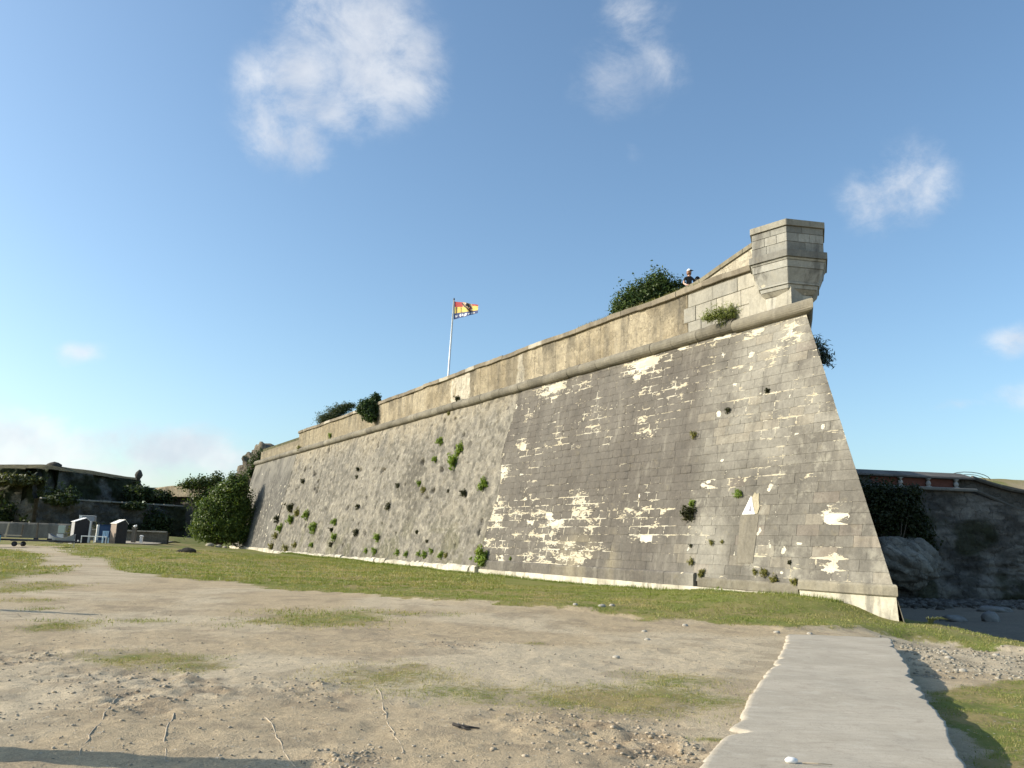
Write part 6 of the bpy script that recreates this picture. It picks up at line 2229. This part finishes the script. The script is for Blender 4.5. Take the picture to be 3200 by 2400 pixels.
# exposed roots
ROOTS = [[(-1.5, 10.49), (-1.19, 9.09), (-.97, 8.04), (-.75, 7.22)], [(-3.24, 8.66), (-2.9, 7.68), (-2.62, 6.91)], [(-3.24, 8.66), (-2.97, 8.26), (-2.87, 7.87)], [(-4.16, 9.52), (-3.8, 8.43), (-3.45, 7.41), (-3.25, 6.82)], [(-4.17, 10.47), (-3.64, 8.82), (-3.48, 8.16)], [(-2.33, 8.73), (-1.93, 7.67), (-1.57, 6.86)], [(-3.1, 9.3), (-3.3, 8.9), (-3.75, 8.0)]]
RL = ['long pale root snaking down the middle of the bare earth', 'straight pale root in the forked pair on the left earth', 'short crooked root branching from the forked pair', 'thin root furrow running down the left bank of earth', 'root crossing the broken earth bank on the left', 'faint root between the fork and the long middle root', 'short root below the grassy bank on the left']
for k, pts in enumerate(ROOTS):
    if k in (2, 4, 6):
        continue
    pp = []
    for i in range(len(pts) - 1):
        for t in np.linspace(0, 1, 9)[:-1 if i < len(pts) - 2 else 9]:
            x = pts[i][0] + (pts[i + 1][0] - pts[i][0]) * t + .018 * math.sin(i * 3 + t * 5 + k)
            y = pts[i][1] + (pts[i + 1][1] - pts[i][1]) * t
            pp.append((x, y, g1(x, y) - .0015 + .003 * math.sin(t * 9 + i)))
    rr = [.007 * (1 - .5 * i / len(pp)) for i in range(len(pp))]
    m = MB().tube(pp, rr, 7)
    tag(m.build('exposed_root', M_DRYWOOD, None, smooth=True), RL[k], 'root')
# driftwood twig
x, y = -.36, 8.44
z = g1(x, y)
o = empty('twig', (x, y, z), label='short dark forked twig lying on the bare earth', cat='twig')
MB().tube([(-.10, .05, .03), (-.04, 0, .025), (.06, -.02, .02), (.16, -.01, .012)], [.016, .018, .014, .006], 6).build('branch', M_DARKTWIG, o)
MB().tube([(-.02, 0, .025), (.02, -.06, .015), (.08, -.08, .012)], [.012, .009, .004], 6).build('fork', M_DARKTWIG, o)
# scrap on the path
o = boulder('stone', (2.42, 7.33, .045), (.05, .03, .025), 741, M_WHITE, (.62, .62, .6), (.75, .74, .72), sub=2)
tag(o, 'small white stone lying on the concrete path at the bottom', 'stone')
m = MB().tube([(2.50, 7.30, .035), (2.62, 7.27, .04), (2.74, 7.28, .035)], [.006, .006, .003], 5)
tag(m.build('straw', M_DRYWOOD, None), 'bit of dry straw beside the white stone on the path', 'straw')

# things left of the frame that throw the two long shadows
o = empty('gate_pillar', (-5.6, 6.82, 0), label='square stone pillar that throws the broad shadow over the near earth', cat='pillar')
MB().box((0, 0, .88), (.42, .38, 1.76), bev=.02).build('shaft', DRS, o, col=(.4, .36, .28))
o = MB().box((-13.6, 18.2, 1.1), (.12, .3, 2.25), bev=.02).build('marker_post', M_POSTWOOD, None)
tag(o, 'flat timber post that throws the narrow shadow line', 'post')


# ---------------------------------------------------------------- grass blades
def grass(n_try, seed, name, lab, xr_, yr_, keep, hmin, hmax, wid):
    r = np.random.default_rng(seed)
    y = yr_[0] + (yr_[1] - yr_[0]) * r.random(n_try) ** 1.0
    x = xr_[0] + (xr_[1] - xr_[0]) * r.random(n_try)
    ok = np.abs(x) < .75 * y + 1.5
    x, y = x[ok], y[ok]
    t = turf(x, y)
    cl = fbm(x * 3.3, y * 3.3, 33, 3)
    pk = np.clip(t * 1.15 - .1, 0, 1) * ss(cl, .34, .56) * keep(x, y)
    ok = r.random(len(x)) < pk
    xl = np.interp(y, _yl, _xl)
    xr = np.interp(y, _yr, _xr)
    ok &= ~((x > xl + .03) & (x < xr - .03) & (y < 19.0))
    # not inside the bastion
    rel = np.stack([x - A0[0], y - A0[1]], 1)
    ok &= ~((rel @ NF[:2] < .30) & (rel @ NR[:2] < .2))
    x, y, cl = x[ok], y[ok], cl[ok]
    n = len(x)
    z = gz(x, y)
    h = hmin + (hmax - hmin) * r.random(n) ** 2 * ss(cl, .3, .7) + .0
    a = r.random(n) * 6.283
    w = wid * (.6 + .8 * r.random(n))
    B = np.stack([x, y, z - .004], 1)
    dx = np.stack([np.cos(a) * w, np.sin(a) * w, np.zeros(n)], 1)
    ln = np.stack([(r.random(n) - .5) * h * 1.3, (r.random(n) - .5) * h * 1.3, h], 1)
    V = np.stack([B - dx, B + dx, B + ln], 1).reshape(-1, 3)
    dry = ss(fbm(x * .8, y * .8, 36, 3) + (r.random(n) - .5) * .5, .4, .65) * (1 - .55 * np.clip(lush(x, y), 0, 1))
    col = lerp3((.19, .225, .045), (.38, .315, .14), dry)
    col *= (.8 + .4 * r.random(n))[:, None]
    o = mesh(name, V, np.arange(n * 3).reshape(n, 3), LEAF, cols=np.repeat(col, 3, 0))
    tag(o, lab, kind='stuff')


grass(420000, 41, 'grass', 'thin short grass growing in patches on the near earth', (-9, 12), (5.5, 16), lambda x, y: 1.0, .012, .055, .0035)
grass(520000, 42, 'grass', 'short turf on the bank in front of the bastion', (-20, 18), (16, 34), lambda x, y: .75, .02, .085, .008)
grass(200000, 43, 'grass', 'longer grass blades over the field farther off', (-34, 0), (30, 62), lambda x, y: .8, .04, .13, .016)
# taller weeds along the wall foot
r = np.random.default_rng(47)
n = 9000
u = 1.5 + 60 * r.random(n) ** 1.3
o_ = .22 + .5 * r.random(n) ** 2 + np.where(u > 24.3, .15, 0)
P = VP(u, np.zeros(n), o_)
P[:, 2] = gz(P[:, 0], P[:, 1])
h = .05 + .14 * r.random(n) ** 3 * ss(fbm(u * .9, u * 0, 48, 3), .3, .65) + .0015 * u
a = r.random(n) * 6.283
w = .008 + .0003 * u
dx = np.stack([np.cos(a) * w, np.sin(a) * w, np.zeros(n)], 1)
ln = np.stack([(r.random(n) - .5) * h, (r.random(n) - .5) * h, h], 1)
V = np.stack([P - dx, P + dx, P + ln], 1).reshape(-1, 3)
o = mesh('wall_foot_grass', V, np.arange(n * 3).reshape(n, 3), LEAF, cols=np.repeat(lerp3((.12, .17, .03), (.22, .24, .06), r.random(n)), 3, 0))
tag(o, 'brighter longer grass along the foot of the bastion wall', kind='stuff')
